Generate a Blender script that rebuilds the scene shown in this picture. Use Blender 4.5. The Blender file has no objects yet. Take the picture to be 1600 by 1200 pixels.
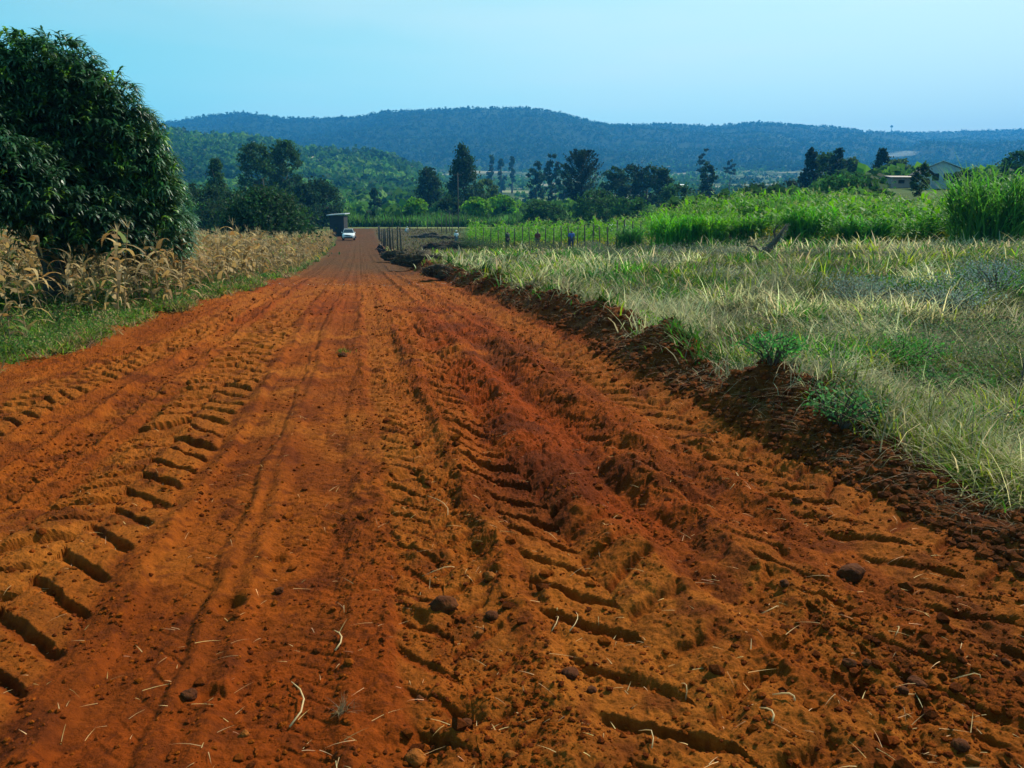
import bpy, math, random
import numpy as np
from mathutils import Vector, Matrix

# ------------------------------------------------------------------ camera, sky, sun, exposure
C = bpy.context.scene.collection
scene = bpy.context.scene
F_PX = 1186.0
PITCH = math.radians(11.8)
CAM_H = 1.7
cam_d = bpy.data.cameras.new("camera"); cam = bpy.data.objects.new("camera", cam_d); C.objects.link(cam)
cam.location = (0, 0, CAM_H); cam.rotation_euler = (math.pi/2 - PITCH, 0, 0)
cam_d.sensor_width = 36; cam_d.lens = 36*F_PX/1600
cam_d.clip_start = 0.05; cam_d.clip_end = 20000
scene.camera = cam

SUN_EL, SUN_AZ = math.radians(44), math.radians(48)      # azimuth measured from +Y towards +X
world = bpy.data.worlds.new("World"); scene.world = world; world.use_nodes = True
wn, wl = world.node_tree.nodes, world.node_tree.links
wn.clear()
sky = wn.new('ShaderNodeTexSky'); sky.sky_type = 'NISHITA'; sky.sun_disc = False
sky.sun_elevation = SUN_EL; sky.sun_rotation = SUN_AZ
sky.altitude = 1200; sky.air_density = 1.0; sky.dust_density = 0.6; sky.ozone_density = 1.0
# faint high cloud veil, and the cool tone of the sky
tc = wn.new('ShaderNodeTexCoord')
mp = wn.new('ShaderNodeMapping'); mp.inputs['Scale'].default_value = (1.2, 1.2, 7.0)
mp.inputs['Rotation'].default_value = (0.0, 0.16, 0.0)
nz = wn.new('ShaderNodeTexNoise'); nz.inputs['Scale'].default_value = 1.6; nz.inputs['Detail'].default_value = 5
rp = wn.new('ShaderNodeValToRGB'); rp.color_ramp.elements[0].position = 0.42; rp.color_ramp.elements[1].position = 0.85
rp.color_ramp.elements[0].color = (.0, .0, .0, 1); rp.color_ramp.elements[1].color = (0.25, 0.25, 0.25, 1)
tint = wn.new('ShaderNodeMix'); tint.data_type = 'RGBA'; tint.blend_type = 'MULTIPLY'
tint.inputs[0].default_value = 1.0; tint.inputs[7].default_value = (0.62, 1.34, 0.84, 1)
cl = wn.new('ShaderNodeMix'); cl.data_type = 'RGBA'; cl.inputs[7].default_value = (6.4, 6.8, 6.1, 1)
bg = wn.new('ShaderNodeBackground'); bg.inputs['Strength'].default_value = 0.13
out = wn.new('ShaderNodeOutputWorld')
wl.new(tc.outputs['Generated'], mp.inputs['Vector']); wl.new(mp.outputs['Vector'], nz.inputs['Vector'])
wl.new(nz.outputs['Fac'], rp.inputs['Fac']); wl.new(sky.outputs['Color'], tint.inputs[6])
dt = wn.new('ShaderNodeVectorMath'); dt.operation = 'DOT_PRODUCT'; dt.inputs[1].default_value = (.80, .50, -.60)
vr = wn.new('ShaderNodeMapRange'); vr.inputs['From Min'].default_value = -.25; vr.inputs['From Max'].default_value = .95; vr.inputs['To Min'].default_value = 0; vr.inputs['To Max'].default_value = .92
ad = wn.new('ShaderNodeMath'); ad.operation = 'ADD'; ad.use_clamp = True
wl.new(tc.outputs['Generated'], dt.inputs[0]); wl.new(dt.outputs['Value'], vr.inputs['Value'])
wl.new(vr.outputs['Result'], ad.inputs[0]); wl.new(rp.outputs['Color'], ad.inputs[1])
wl.new(tint.outputs[2], cl.inputs[6]); wl.new(ad.outputs[0], cl.inputs[0])
wl.new(cl.outputs[2], bg.inputs['Color']); wl.new(bg.outputs['Background'], out.inputs['Surface'])

S = Vector((math.sin(SUN_AZ)*math.cos(SUN_EL), math.cos(SUN_AZ)*math.cos(SUN_EL), math.sin(SUN_EL)))
sd = bpy.data.lights.new("sun", 'SUN'); sd.energy = 5.0; sd.angle = math.radians(0.5); sd.color = (1.0, 0.94, 0.80)
so = bpy.data.objects.new("sun", sd); C.objects.link(so); so.rotation_euler = S.to_track_quat('Z', 'Y').to_euler()
so.location = (30, 30, 60)
vs = scene.view_settings
vs.view_transform = 'Standard'; vs.look = 'None'; vs.exposure = 0.58; vs.gamma = 1.0; vs.use_curve_mapping = False
scene.cycles.volume_bounces = 1; scene.cycles.max_bounces = 6; scene.cycles.transparent_max_bounces = 8
scene.cycles.use_denoising = True

random.seed(7)
R = np.random.default_rng(11)

# ------------------------------------------------------------------ maths helpers
def ray(px, py):
    u = (px-800)/F_PX; v = (600-py)/F_PX
    w = v*math.sin(PITCH)+math.cos(PITCH)
    return u/w, (v*math.cos(PITCH)-math.sin(PITCH))/w      # x/y, (z-h)/y
def pt(px, py, d):
    a, e = ray(px, py); return Vector((a*d, d, CAM_H+e*d))
TAB = R.random((512, 512))
def vn(x, y, off=0):
    x = np.asarray(x, float)+off*17.31+1000; y = np.asarray(y, float)+off*9.17+1000
    xi = np.floor(x).astype(np.int64); yi = np.floor(y).astype(np.int64)
    fx = x-xi; fy = y-yi; fx = fx*fx*(3-2*fx); fy = fy*fy*(3-2*fy)
    a = TAB[xi & 511, yi & 511]; b = TAB[(xi+1) & 511, yi & 511]
    c = TAB[xi & 511, (yi+1) & 511]; d = TAB[(xi+1) & 511, (yi+1) & 511]
    return (a*(1-fx)+b*fx)*(1-fy)+(c*(1-fx)+d*fx)*fy
def fbm(x, y, oct=4, off=0, g=0.5):
    t = 0; amp = 1; s = 0; x = np.asarray(x, float); y = np.asarray(y, float)
    for k in range(oct):
        t = t+amp*vn(x*2**k, y*2**k, off+k*3); s += amp; amp *= g
    return t/s*2-1
def sst(a, b, x):
    t = np.clip((np.asarray(x, float)-a)/(b-a), 0, 1); return t*t*(3-2*t)

# ------------------------------------------------------------------ terrain
def xc(y): return -0.4-0.198*y
def hwR(y): return np.interp(y, [0, 22, 45, 60, 115], [3.7, 3.6, 3.1, 2.7, 3.0])+0.25*(vn(y*0.9, y*0+3)-0.5)*np.minimum(1, 20/np.maximum(y, 1))
def hwL(y): return np.interp(y, [0, 9, 15, 22, 45, 60, 115], [3.95, 3.84, 3.5, 3.0, 2.6, 2.4, 3.0])+0.45*(vn(y*0.7, y*0+8)-0.5)+.22*(vn(y*2.6, y*0+5)-.5)*np.minimum(1, 20/np.maximum(y, 1))
ridge_px = [(-300, 222), (-100, 212), (0, 205), (200, 195), (275, 189), (330, 181), (365, 177), (400, 179), (440, 185), (500, 186), (560, 184),
            (600, 176), (680, 172), (740, 170), (800, 170), (840, 171), (880, 179), (930, 192), (960, 196), (1040, 195), (1100, 198),
            (1150, 195), (1190, 192), (1240, 196), (1290, 199), (1330, 203), (1350, 208), (1400, 208), (1450, 209), (1500, 207),
            (1570, 204), (1700, 206), (1900, 215)]
RA = np.array([ray(*p)[0] for p in ridge_px]); RE = np.array([ray(*p)[1] for p in ridge_px])
RDist = np.interp(RA, [-1, 0.1, 0.2, 0.45, 0.5, 1], [2500, 2500, 2900, 2900, 3500, 3600])
spur_px = [(-300, 205), (0, 200), (280, 208), (330, 215), (380, 217), (430, 224), (480, 234), (520, 237), (560, 239), (600, 243), (640, 256), (665, 268), (700, 290), (740, 330)]
SA = np.array([ray(*p)[0] for p in spur_px]); SE = np.array([ray(*p)[1] for p in spur_px])
low_px = [(1300, 262), (1400, 245), (1440, 228), (1500, 221), (1600, 218), (1800, 214)]
LA = np.array([ray(*p)[0] for p in low_px]); LE = np.array([ray(*p)[1] for p in low_px])
def ey(py): return ray(800, py)[1]
KD = np.array([150, 200, 400, 800, 1500]); KE = np.array([(1.15-CAM_H)/150, ey(341), ey(321), ey(292), ey(264)])
def side_rise(x, y):
    a = x/np.maximum(y, 1.0); yy = np.maximum(y, 1.0); D = ey(327)-ey(380)
    n_ = sst(.10, .30, a)*np.interp(yy, [0, 38, 78, 105, 165], [0, 0, D, D*.8, 0])
    f_ = sst(.30, .46, a)*np.interp(yy, [0, 62, 105, 125, 150, 230, 500, 1100], [0, 0, ey(306)-ey(377), ey(294)-ey(368), ey(292)-ey(357), ey(290)-ey(338), ey(288)-ey(311), 0])
    return np.maximum(n_, f_)*yy
def zfar(x, y):
    y = np.maximum(y, 150.0); a = x/y
    e = np.interp(np.log(y), np.log(KD), KE)
    er = np.interp(a, RA, RE); rd = np.interp(a, RA, RDist)
    t = np.clip((y-1500)/(rd-1500), 0, 1); t = 1-(1-t)**1.6
    e = np.where(y > 1500, KE[-1]+(er-KE[-1])*t, e)
    z = CAM_H+e*y+side_rise(x, y)
    z = np.where(y > rd, CAM_H+er*rd-(y-rd)*0.25, z)
    es = np.interp(a, SA, SE)
    ts = sst(330, 900, y)**0.8
    zs = np.where(y < 900, CAM_H+(KE[2]*0.9+(es-KE[2]*0.9)*ts)*y, CAM_H+es*900-(y-900)*0.35)
    z = np.where((y > 330) & (y < 1500), np.maximum(z, zs), z)
    el = np.interp(a, LA, LE); tl = sst(1500, 2100, y)
    zl = np.where(y < 2100, CAM_H+(KE[-1]+(el-KE[-1])*tl)*y, CAM_H+el*2100-(y-2100)*0.3)
    z = np.where((a > 0.40) & (y > 1500), np.maximum(z, zl), z)
    amp = np.interp(y, [150, 400, 900, 2000, 4000], [0, 1.5, 6, 22, 22])*(1-0.85*np.exp(-((y-rd)/260)**2))*(1-0.8*np.exp(-((y-900)/120)**2))
    return z+amp*fbm(x/160, y/160, 4, 5)
def zbase(x, y):
    x = np.asarray(x, float); y = np.asarray(y, float)
    p = np.interp(y, [-50, 0, 15, 22.5, 33, 42, 62, 90, 115, 150], [0, 0, 0, -.14, -.44, -.67, -.78, -.73, -.34, 1.15])
    s = x-xc(y)
    lat = 0.055*np.clip(s-5, 0, 22)*np.interp(y, [0, 8, 30, 70, 150], [0.35, 0.7, 1, 0.55, 0])
    latl = 0.012*np.clip(-s-5, 0, 30)*np.interp(y, [0, 10, 60, 150], [1, 1, 1, 0])
    near = p+lat+latl+side_rise(x, y)
    return np.where(y > 150, zfar(x, y), near)

tracks = [  # (s(y) knots, halfwidth, depth, lug period, lug height, ymin-fade)
    dict(k=([2, 3.5, 7.5, 20, 60], [-1.28, -1.27, -1.17, -1.1, -1.0]), w=0.37, d=.034, p=.33, l=.056, o=0.0, sl=1),
    dict(k=([2, 3.1, 5.7, 8.1, 14, 27, 60], [1.60, 1.52, 1.43, 1.45, 1.27, 1.17, 1.0]), w=0.34, d=.036, p=.33, l=.056, o=.3, sl=-1),
    dict(k=([2, 7.8, 8.75, 10.7, 20, 60], [-3.2, -2.8, -2.67, -2.4, -2.1, -1.9]), w=0.32, d=.028, p=.25, l=.046, o=.1, sl=1),
    dict(k=([2, 4, 6.5, 12, 25, 60], [3.15, 3.3, 3.25, 3.1, 2.6, 2.2]), w=0.34, d=.032, p=.31, l=.042, o=.6, sl=-1),
    dict(k=([2, 5, 9, 20, 60], [-2.0, -2.0, -1.85, -1.75, -1.5]), w=0.16, d=.03, p=.18, l=.012, o=.2, sl=1),
    dict(k=([2, 5, 9, 20, 60], [2.45, 2.3, 2.25, 1.9, 1.6]), w=0.22, d=.028, p=.34, l=.026, o=.7, sl=1),
    dict(k=([2, 5, 9, 20, 60], [-0.55, -0.5, -0.45, -0.35, -0.2]), w=0.15, d=.018, p=.16, l=.006, o=.4, sl=1),
    dict(k=([2, 5, 9, 20, 60], [0.75, 0.72, 0.7, 0.6, 0.5]), w=0.22, d=.022, p=.24, l=.020, o=.8, sl=-1),
    dict(k=([2, 6, 12, 20, 60], [0.05, 0.05, 0.1, 0.2, 0.3]), w=0.2, d=.018, p=.1, l=.006, o=.7, sl=1),
]
def ground_hit(px, py):
    a, e = ray(px, py); d = 3.0
    if e >= -0.012: d = 120
    for _ in range(60):
        z = float(zbase(a*d, d)); d2 = (z-CAM_H)/e if e < 0 else d
        d = d*0.5+min(max(d2, 1), 140)*0.5
    return a*d, d
pits = [((360, 945), .09, .06), ((1225, 1015), .10, .055), ((1322, 1080), .12, .06), ((640, 1165), .16, .05), ((1410, 1165), .14, .05),
        ((640, 965), .10, .05), ((430, 870), .06, .04), ((760, 620), .3, .07), ((980, 700), .26, .08), ((900, 640), .34, .09),
        ((1060, 770), .25, .07), ((640, 745), .14, .05), ((530, 560), .12, .03), ((330, 1085), .07, .04), ((720, 1110), .10, .04),
        ((1010, 850), .14, .05), ((1240, 880), .10, .045), ((740, 860), .12, .05), ((1010, 600), .25, .06)]
PITS = [(*ground_hit(*p), r, d) for p, r, d in pits]
def zroad(x, y):
    """detail added inside the near ground: ruts, lug prints, clods, spoil bank; returns z, moisture, verge masks"""
    s = x-xc(y); rR = hwR(y); rL = hwL(y)
    inr = sst(-rL-0.25, -rL+0.15, s)*(1-sst(rR-0.1, rR+0.25, s))
    fade = np.interp(y, [0, 20, 45, 90], [1, 1, .7, .3])
    wx = x+0.10*fbm(x*1.3, y*1.3, 2, 40); wy = y+0.10*fbm(x*1.3, y*1.3, 2, 50)
    z = 0.045*fbm(x*0.45, y*0.35, 3, 1)+0.03*fbm(x*1.6, y*1.2, 3, 9)
    z = z+0.028*fbm(s*3.4, y*.10, 3, 15)*sst(2, 7, y)*(1-sst(60, 110, y))+0.010*fbm(s*11, y*.22, 2, 16)
    smooth = np.exp(-((s+0.45)/0.62)**2)*sst(0.2, .5, vn(x*.8, y*.4, 77)+.25)
    rough = (1-0.85*smooth)*(0.30+0.9*vn(x*0.9, y*0.7, 60)**1.4)*(.7+.6*sst(.3, 1.2, s))
    z = z+rough*(0.018*fbm(x*5, y*5, 3, 13)+0.011*fbm(x*16, y*16, 3, 21))
    cl = vn(x*9, y*9, 31)*0.6+vn(x*21, y*21, 35)*0.4
    z = z+rough*0.050*np.clip(cl-0.60, 0, 1)*2.0
    cl2 = vn(x*38, y*38, 91)
    z = z+(0.35+rough)*0.008*np.clip(cl2-0.62, 0, 1)*2.6
    z = z+(0.4+rough)*0.0065*fbm(x*45, y*45, 3, 71, .6)
    z = z+(.25+rough)*.011*np.abs(fbm(x*20, y*20, 3, 171, .6))-(.25+rough)*.010*np.abs(fbm(x*8, y*8, 2, 181))
    hol = vn(x*4.5+2, y*4.5, 131)*.65+vn(x*12, y*12, 132)*.35
    z = z-(.2+rough)*0.035*np.clip(hol-.68, 0, 1)*2
    # deep churned ridges along the right half
    ch = np.exp(-((s-2.05)/0.75)**2)*sst(2.0, 4.2, y)*(1-sst(9, 16, y))
    wr = s*1.0+0.35*fbm(x*1.1, y*0.8, 3, 64)
    z = z+ch*(0.078*np.sin(wr*8.3+0.9*np.sin(y*1.7))-0.02+0.05*fbm(x*2.3, y*2.3, 3, 66))
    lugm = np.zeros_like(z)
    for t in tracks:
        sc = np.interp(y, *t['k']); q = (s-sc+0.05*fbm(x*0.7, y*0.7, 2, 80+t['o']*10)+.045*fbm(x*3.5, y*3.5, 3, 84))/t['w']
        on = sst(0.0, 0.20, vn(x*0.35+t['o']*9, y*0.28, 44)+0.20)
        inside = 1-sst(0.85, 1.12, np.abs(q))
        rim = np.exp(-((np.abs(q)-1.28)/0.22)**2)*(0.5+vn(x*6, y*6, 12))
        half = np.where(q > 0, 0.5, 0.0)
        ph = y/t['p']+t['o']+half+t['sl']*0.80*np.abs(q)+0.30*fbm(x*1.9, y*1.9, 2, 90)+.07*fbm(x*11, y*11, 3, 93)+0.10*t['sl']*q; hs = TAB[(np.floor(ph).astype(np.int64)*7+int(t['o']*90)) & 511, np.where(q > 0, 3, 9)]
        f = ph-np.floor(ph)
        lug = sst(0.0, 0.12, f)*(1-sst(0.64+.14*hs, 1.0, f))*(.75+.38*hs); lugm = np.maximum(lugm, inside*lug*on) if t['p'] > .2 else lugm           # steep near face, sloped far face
        keep = 0.75+0.4*sst(.25, .55, vn(x*2.1, y*2.1, 55))
        z = z+fade*on*(inside*(-t['d']+t['l']*1.0*np.interp(y, [2.4, 4, 13, 22], [.85, 1, 1, .3])*lug*keep*(1-0.25*np.exp(-(q/0.12)**2)))+rim*t['d']*0.75)
    for (qx, qy, r, d) in PITS:
        rr = np.sqrt((x-qx)**2+(y-qy)**2)/r*(1+0.35*fbm(x*8, y*8, 2, 3))
        d = d*.6; z = z-d*(1-sst(0.45, 1.0, rr))+0.3*d*np.exp(-((rr-1.25)/0.3)**2)
    z = z*inr
    # spoil bank on the right
    far = np.interp(y, [0, 12, 30, 60, 95], [1, 1, 1.15, 1.1, 0])
    bw = 0.40+0.14*vn(y*0.8, y*0, 5)
    bc = rR+0.52+0.12*fbm(y*0.7, y*0, 2, 33)
    prof = np.exp(-np.abs((s-bc)/bw)**2.4)
    bh = (0.24+0.26*vn(y*0.75+4, x*0.3, 6)+0.10*fbm(x*2.2, y*2.2, 2, 14))*far
    lump = 0.085*fbm(x*3.4, y*3.4, 3, 17)+0.05*fbm(x*11, y*11, 3, 27)+0.07*np.clip(vn(x*7, y*7, 29)-.55, 0, 1)*2
    skirt = np.exp(-np.abs((s-bc)/(bw*1.7))**2)
    bh = bh*(.45+.75*sst(.25, .6, vn(y*1.3+2, y*0, 56)))
    z = z+prof*bh+skirt*lump*far*(1-inr*0.6)
    # low bank at the left edge
    lb = np.exp(-((s+rL+0.1)/0.30)**2)
    z = z+lb*(0.07+0.07*fbm(x*2.0, y*2.0, 3, 19)+0.03*fbm(x*9, y*9, 2, 29))*np.interp(y, [0, 60, 120], [1, 1, 0])
    out_ = (1-inr)
    z = z+out_*(0.04*fbm(x*1.1, y*1.1, 3, 23)+0.02*fbm(x*6, y*6, 2, 24))*np.interp(y, [0, 100, 150], [1, 1, 0])*(1-0.8*np.clip(prof+lb, 0, 1))
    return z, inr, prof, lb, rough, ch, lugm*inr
def gz(x, y):
    """ground height at arrays or scalars, details included"""
    x = np.atleast_1d(np.asarray(x, float)); y = np.atleast_1d(np.asarray(y, float))
    z = zbase(x, y); m = y < 140
    if m.any(): z[m] += zroad(x[m], y[m])[0]
    return z

# ------------------------------------------------------------------ object helpers
def link(o, parent=None):
    C.objects.link(o)
    if parent is not None: o.parent = parent
    return o
def tag(o, label=None, cat=None, group=None, kind=None):
    if label: o['label'] = label
    if cat: o['category'] = cat
    if group: o['group'] = group
    if kind: o['kind'] = kind
    return o
def empty(name, loc, rz=0):
    o = bpy.data.objects.new(name, None); o.empty_display_size = 0.2
    o.location = loc; o.rotation_euler = (0, 0, rz); return link(o)
def mesh_np(name, V, F, mat=None, col=None, smooth=False):
    V = np.ascontiguousarray(V, dtype=np.float32); F = np.ascontiguousarray(F, dtype=np.int32)
    k = F.shape[1]; me = bpy.data.meshes.new(name)
    me.vertices.add(len(V)); me.vertices.foreach_set('co', V.ravel())
    me.loops.add(F.size); me.loops.foreach_set('vertex_index', F.ravel())
    me.polygons.add(len(F)); me.polygons.foreach_set('loop_start', np.arange(0, F.size, k, dtype=np.int32))
    me.polygons.foreach_set('loop_total', np.full(len(F), k, dtype=np.int32))
    me.update(calc_edges=True)
    if col is not None:
        at = me.color_attributes.new('Col', 'FLOAT_COLOR', 'POINT')
        c = np.ones((len(V), 4), np.float32); c[:, :3] = col; at.data.foreach_set('color', c.ravel())
    me.polygons.foreach_set('use_smooth', np.full(len(F), smooth))
    if mat: me.materials.append(mat)
    return me
def obj_np(name, V, F, mat=None, col=None, smooth=False, parent=None):
    return link(bpy.data.objects.new(name, mesh_np(name, V, F, mat, col, smooth)), parent)

# ------------------------------------------------------------------ materials
def new_mat(name):
    m = bpy.data.materials.new(name); m.use_nodes = True; return m, m.node_tree.nodes, m.node_tree.links
def leaf_mat(name, rough=0.55, trans=0.35, spec=0.35):
    m, n, l = new_mat(name); b = n['Principled BSDF']; o = n['Material Output']
    a = n.new('ShaderNodeAttribute'); a.attribute_name = 'Col'
    l.new(a.outputs['Color'], b.inputs['Base Color']); b.inputs['Roughness'].default_value = rough
    b.inputs['Specular IOR Level'].default_value = spec
    t = n.new('ShaderNodeBsdfTranslucent'); mx = n.new('ShaderNodeMixShader'); mx.inputs[0].default_value = trans
    h = n.new('ShaderNodeHueSaturation'); h.inputs['Value'].default_value = 1.5; h.inputs['Saturation'].default_value = 1.1
    l.new(a.outputs['Color'], h.inputs['Color']); l.new(h.outputs['Color'], t.inputs['Color'])
    l.new(b.outputs[0], mx.inputs[1]); l.new(t.outputs[0], mx.inputs[2]); l.new(mx.outputs[0], o.inputs['Surface'])
    return m
def noise_mat(name, c1, c2, scale=8, rough=0.8, bump=0.3, spec=0.3, metal=0.0, bscale=None):
    m, n, l = new_mat(name); b = n['Principled BSDF']
    b.inputs['Roughness'].default_value = rough; b.inputs['Specular IOR Level'].default_value = spec; b.inputs['Metallic'].default_value = metal
    tcn = n.new('ShaderNodeTexCoord'); t = n.new('ShaderNodeTexNoise'); t.inputs['Scale'].default_value = scale; t.inputs['Detail'].default_value = 6
    r = n.new('ShaderNodeValToRGB'); r.color_ramp.elements[0].color = (*c1, 1); r.color_ramp.elements[1].color = (*c2, 1)
    r.color_ramp.elements[0].position = .35; r.color_ramp.elements[1].position = .65
    l.new(tcn.outputs['Object'], t.inputs['Vector']); l.new(t.outputs['Fac'], r.inputs['Fac']); l.new(r.outputs['Color'], b.inputs['Base Color'])
    if bump:
        bp = n.new('ShaderNodeBump'); bp.inputs['Strength'].default_value = bump; bp.inputs['Distance'].default_value = 0.02
        t2 = n.new('ShaderNodeTexNoise'); t2.inputs['Scale'].default_value = bscale or scale*3; t2.inputs['Detail'].default_value = 5
        l.new(tcn.outputs['Object'], t2.inputs['Vector']); l.new(t2.outputs['Fac'], bp.inputs['Height']); l.new(bp.outputs[0], b.inputs['Normal'])
    return m
def soil_mat(name):
    m, n, l = new_mat(name); b = n['Principled BSDF']; b.inputs['Roughness'].default_value = 0.92; b.inputs['Specular IOR Level'].default_value = 0.04
    a = n.new('ShaderNodeAttribute'); a.attribute_name = 'Col'; tcn = n.new('ShaderNodeTexCoord')
    t = n.new('ShaderNodeTexNoise'); t.inputs['Scale'].default_value = 23; t.inputs['Detail'].default_value = 9; t.inputs['Roughness'].default_value = .7
    r = n.new('ShaderNodeMapRange'); r.inputs['From Min'].default_value = .3; r.inputs['From Max'].default_value = .7; r.inputs['To Min'].default_value = .60; r.inputs['To Max'].default_value = 1.28
    mx = n.new('ShaderNodeMix'); mx.data_type = 'RGBA'; mx.blend_type = 'MULTIPLY'; mx.inputs[0].default_value = 1
    l.new(tcn.outputs['Object'], t.inputs['Vector']); l.new(t.outputs['Fac'], r.inputs['Value'])
    l.new(a.outputs['Color'], mx.inputs[6]); l.new(r.outputs['Result'], mx.inputs[7]); l.new(mx.outputs[2], b.inputs['Base Color'])
    t2 = n.new('ShaderNodeTexNoise'); t2.inputs['Scale'].default_value = 60; t2.inputs['Detail'].default_value = 8; t2.inputs['Roughness'].default_value = .75
    l.new(tcn.outputs['Object'], t2.inputs['Vector'])
    bp = n.new('ShaderNodeBump'); bp.inputs['Strength'].default_value = .8; bp.inputs['Distance'].default_value = 0.02
    l.new(t2.outputs['Fac'], bp.inputs['Height']); l.new(bp.outputs[0], b.inputs['Normal'])
    return m
M_soil = soil_mat('red_soil')
M_land = soil_mat('land'); 
for nd in M_land.node_tree.nodes:
    if nd.type == 'TEX_NOISE': nd.inputs['Scale'].default_value = 0.06
    if nd.type == 'BUMP': nd.inputs['Distance'].default_value = 1.5
M_leaf = leaf_mat('leaves', .65, .40, .15); M_gloss = leaf_mat('glossy_leaves', .46, .30, .6); M_grass = leaf_mat('grass_blades', .8, .42, .06)
M_dry = leaf_mat('dry_leaves', .7, .35, .2); M_far = leaf_mat('far_foliage', .8, .35, .1)
M_bark = noise_mat('bark', (.05, .035, .025), (.13, .10, .075), 10, .9, .8)
M_post = noise_mat('weathered_wood', (.045, .036, .028), (.13, .105, .08), 20, .9, .5)
M_clod = noise_mat('clod_soil', (.14, .038, .006), (.28, .085, .012), 14, .95, .9, .1)
M_clodd = noise_mat('dark_clod_soil', (.05, .014, .005), (.11, .032, .008), 14, .95, .9, .1)

# ------------------------------------------------------------------ ground sheets
def ground_colour(x, y, info):
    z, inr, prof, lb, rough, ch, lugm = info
    s = x-xc(y)
    def mix(a, b, t): t = np.asarray(t)[:, None]; return a*(1-t)+b*t
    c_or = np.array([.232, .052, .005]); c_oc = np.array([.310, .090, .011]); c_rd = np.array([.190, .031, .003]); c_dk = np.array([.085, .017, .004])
    col = np.tile(c_or, (len(x), 1))
    col = mix(col, c_oc, sst(.45, .75, vn(x*.7, y*.45, 3)*.6+vn(x*3, y*2, 4)*.4)*.8)
    col = mix(col, c_rd, sst(.50, .72, vn(x*.5+3, y*.3, 14)*.7+vn(x*2.6, y*2.6, 24)*.3)*.75)
    col = mix(col, np.array([.155, .032, .004]), sst(.40, .70, vn(x*1.1+9, y*.8, 34)*.5+vn(x*5, y*4, 35)*.5)*.75)
    col = mix(col, np.array([.095, .020, .004]), sst(.56, .74, vn(x*13, y*13, 36)*.5+vn(x*31, y*31, 37)*.5)*.6)
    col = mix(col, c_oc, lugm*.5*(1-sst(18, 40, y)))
    redz = np.exp(-((s-1.9)/0.8)**2)*sst(3.2, 4.6, y)*(1-sst(13, 22, y))
    col = mix(col, c_rd*1.05, np.clip(redz*(0.35+vn(x*1.5, y*1.2, 41)), 0, 1))
    col = mix(col, c_dk, np.clip(redz*sst(.5, .8, vn(x*2.1, y*1.7, 42))+.7*sst(.60, .8, fbm(x*4, y*4, 3, 51)*.5+.5), 0, .85))
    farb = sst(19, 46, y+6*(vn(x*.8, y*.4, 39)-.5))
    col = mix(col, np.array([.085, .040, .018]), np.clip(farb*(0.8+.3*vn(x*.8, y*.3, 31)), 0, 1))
    # verge / field soil
    fld = np.array([.085, .075, .035]); fl2 = np.array([.14, .12, .06]); grn = np.array([.05, .085, .02])
    fc = mix(mix(np.tile(fld, (len(x), 1)), fl2, sst(.35, .7, vn(x*.5, y*.5, 61))), grn, sst(.45, .75, vn(x*.3, y*.3, 62)))
    fc = mix(fc, np.array([.055, .10, .025]), sst(70, 100, y)*.8)
    bare = sst(62, 75, y)*(1-sst(4, 14, s-3-(y-70)*.06))*(s > 0)
    fc = mix(fc, np.array([.075, .055, .034]), bare*.9)
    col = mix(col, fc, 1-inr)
    bk = np.array([.135, .032, .007])
    col = mix(col, bk*1.0, np.clip(prof*1.5, 0, 1)*.92*(1-sst(60, 95, y)))
    col = mix(col, np.array([.15, .040, .008]), np.clip(prof*1.4, 0, 1)*sst(.5, .75, vn(x*2.5, y*2.5, 65))*.7)
    col = mix(col, np.array([.20, .060, .010]), np.clip(lb*1.2, 0, 1)*.8*(1-sst(20, 50, y)))
    return col
def fan(name, ys, us, mat, split=False):
    U, Y = np.meshgrid(us, ys); X = U*Y; X = X.ravel(); Yv = Y.ravel()
    z = zbase(X, Yv); info = zroad(X, Yv)
    z = z+info[0]
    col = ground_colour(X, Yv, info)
    nr, nc = len(ys), len(us)
    idx = np.arange(nr*nc).reshape(nr, nc)
    F = np.stack([idx[:-1, :-1], idx[:-1, 1:], idx[1:, 1:], idx[1:, :-1]], -1).reshape(-1, 4)
    V = np.stack([X, Yv, z], 1)
    s = X-xc(Yv)
    cls = np.where((s > -hwL(Yv)-.12) & (s < hwR(Yv)+0.06), 0, np.where((s >= hwR(Yv)+.06) & (s < hwR(Yv)+1.15) & (Yv < 95), 2, 1))
    fc = cls[F[:, 0]]
    res = {}
    for k in (0, 1, 2):
        f = F[fc == k]
        if not len(f): continue
        u, inv = np.unique(f, return_inverse=True)
        res[k] = (V[u], inv.reshape(-1, 4), col[u])
    return res
def cat(parts):
    Vs, Fs, Cs = [], [], []; o = 0
    for V, F, c in parts:
        Vs.append(V); Fs.append(F+o); Cs.append(c); o += len(V)
    return np.concatenate(Vs), np.concatenate(Fs), np.concatenate(Cs)
def usteps(n_mid, n_side):
    return np.concatenate([np.linspace(-1.5, -.78, n_side, endpoint=False), np.linspace(-.78, .78, n_mid), np.linspace(.78, 1.5, n_side+1)[1:]])
y1 = 1/np.linspace(1/1.2, 1/26.0, 900)
y2 = 26.0*(150/26.0)**np.linspace(0, 1, 330)
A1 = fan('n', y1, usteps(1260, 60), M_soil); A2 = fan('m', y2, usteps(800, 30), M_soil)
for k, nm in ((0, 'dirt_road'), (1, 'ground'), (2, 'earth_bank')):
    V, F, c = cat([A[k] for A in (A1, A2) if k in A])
    tag(obj_np(nm, V, F, M_soil, c, smooth=False), kind='structure')
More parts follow.
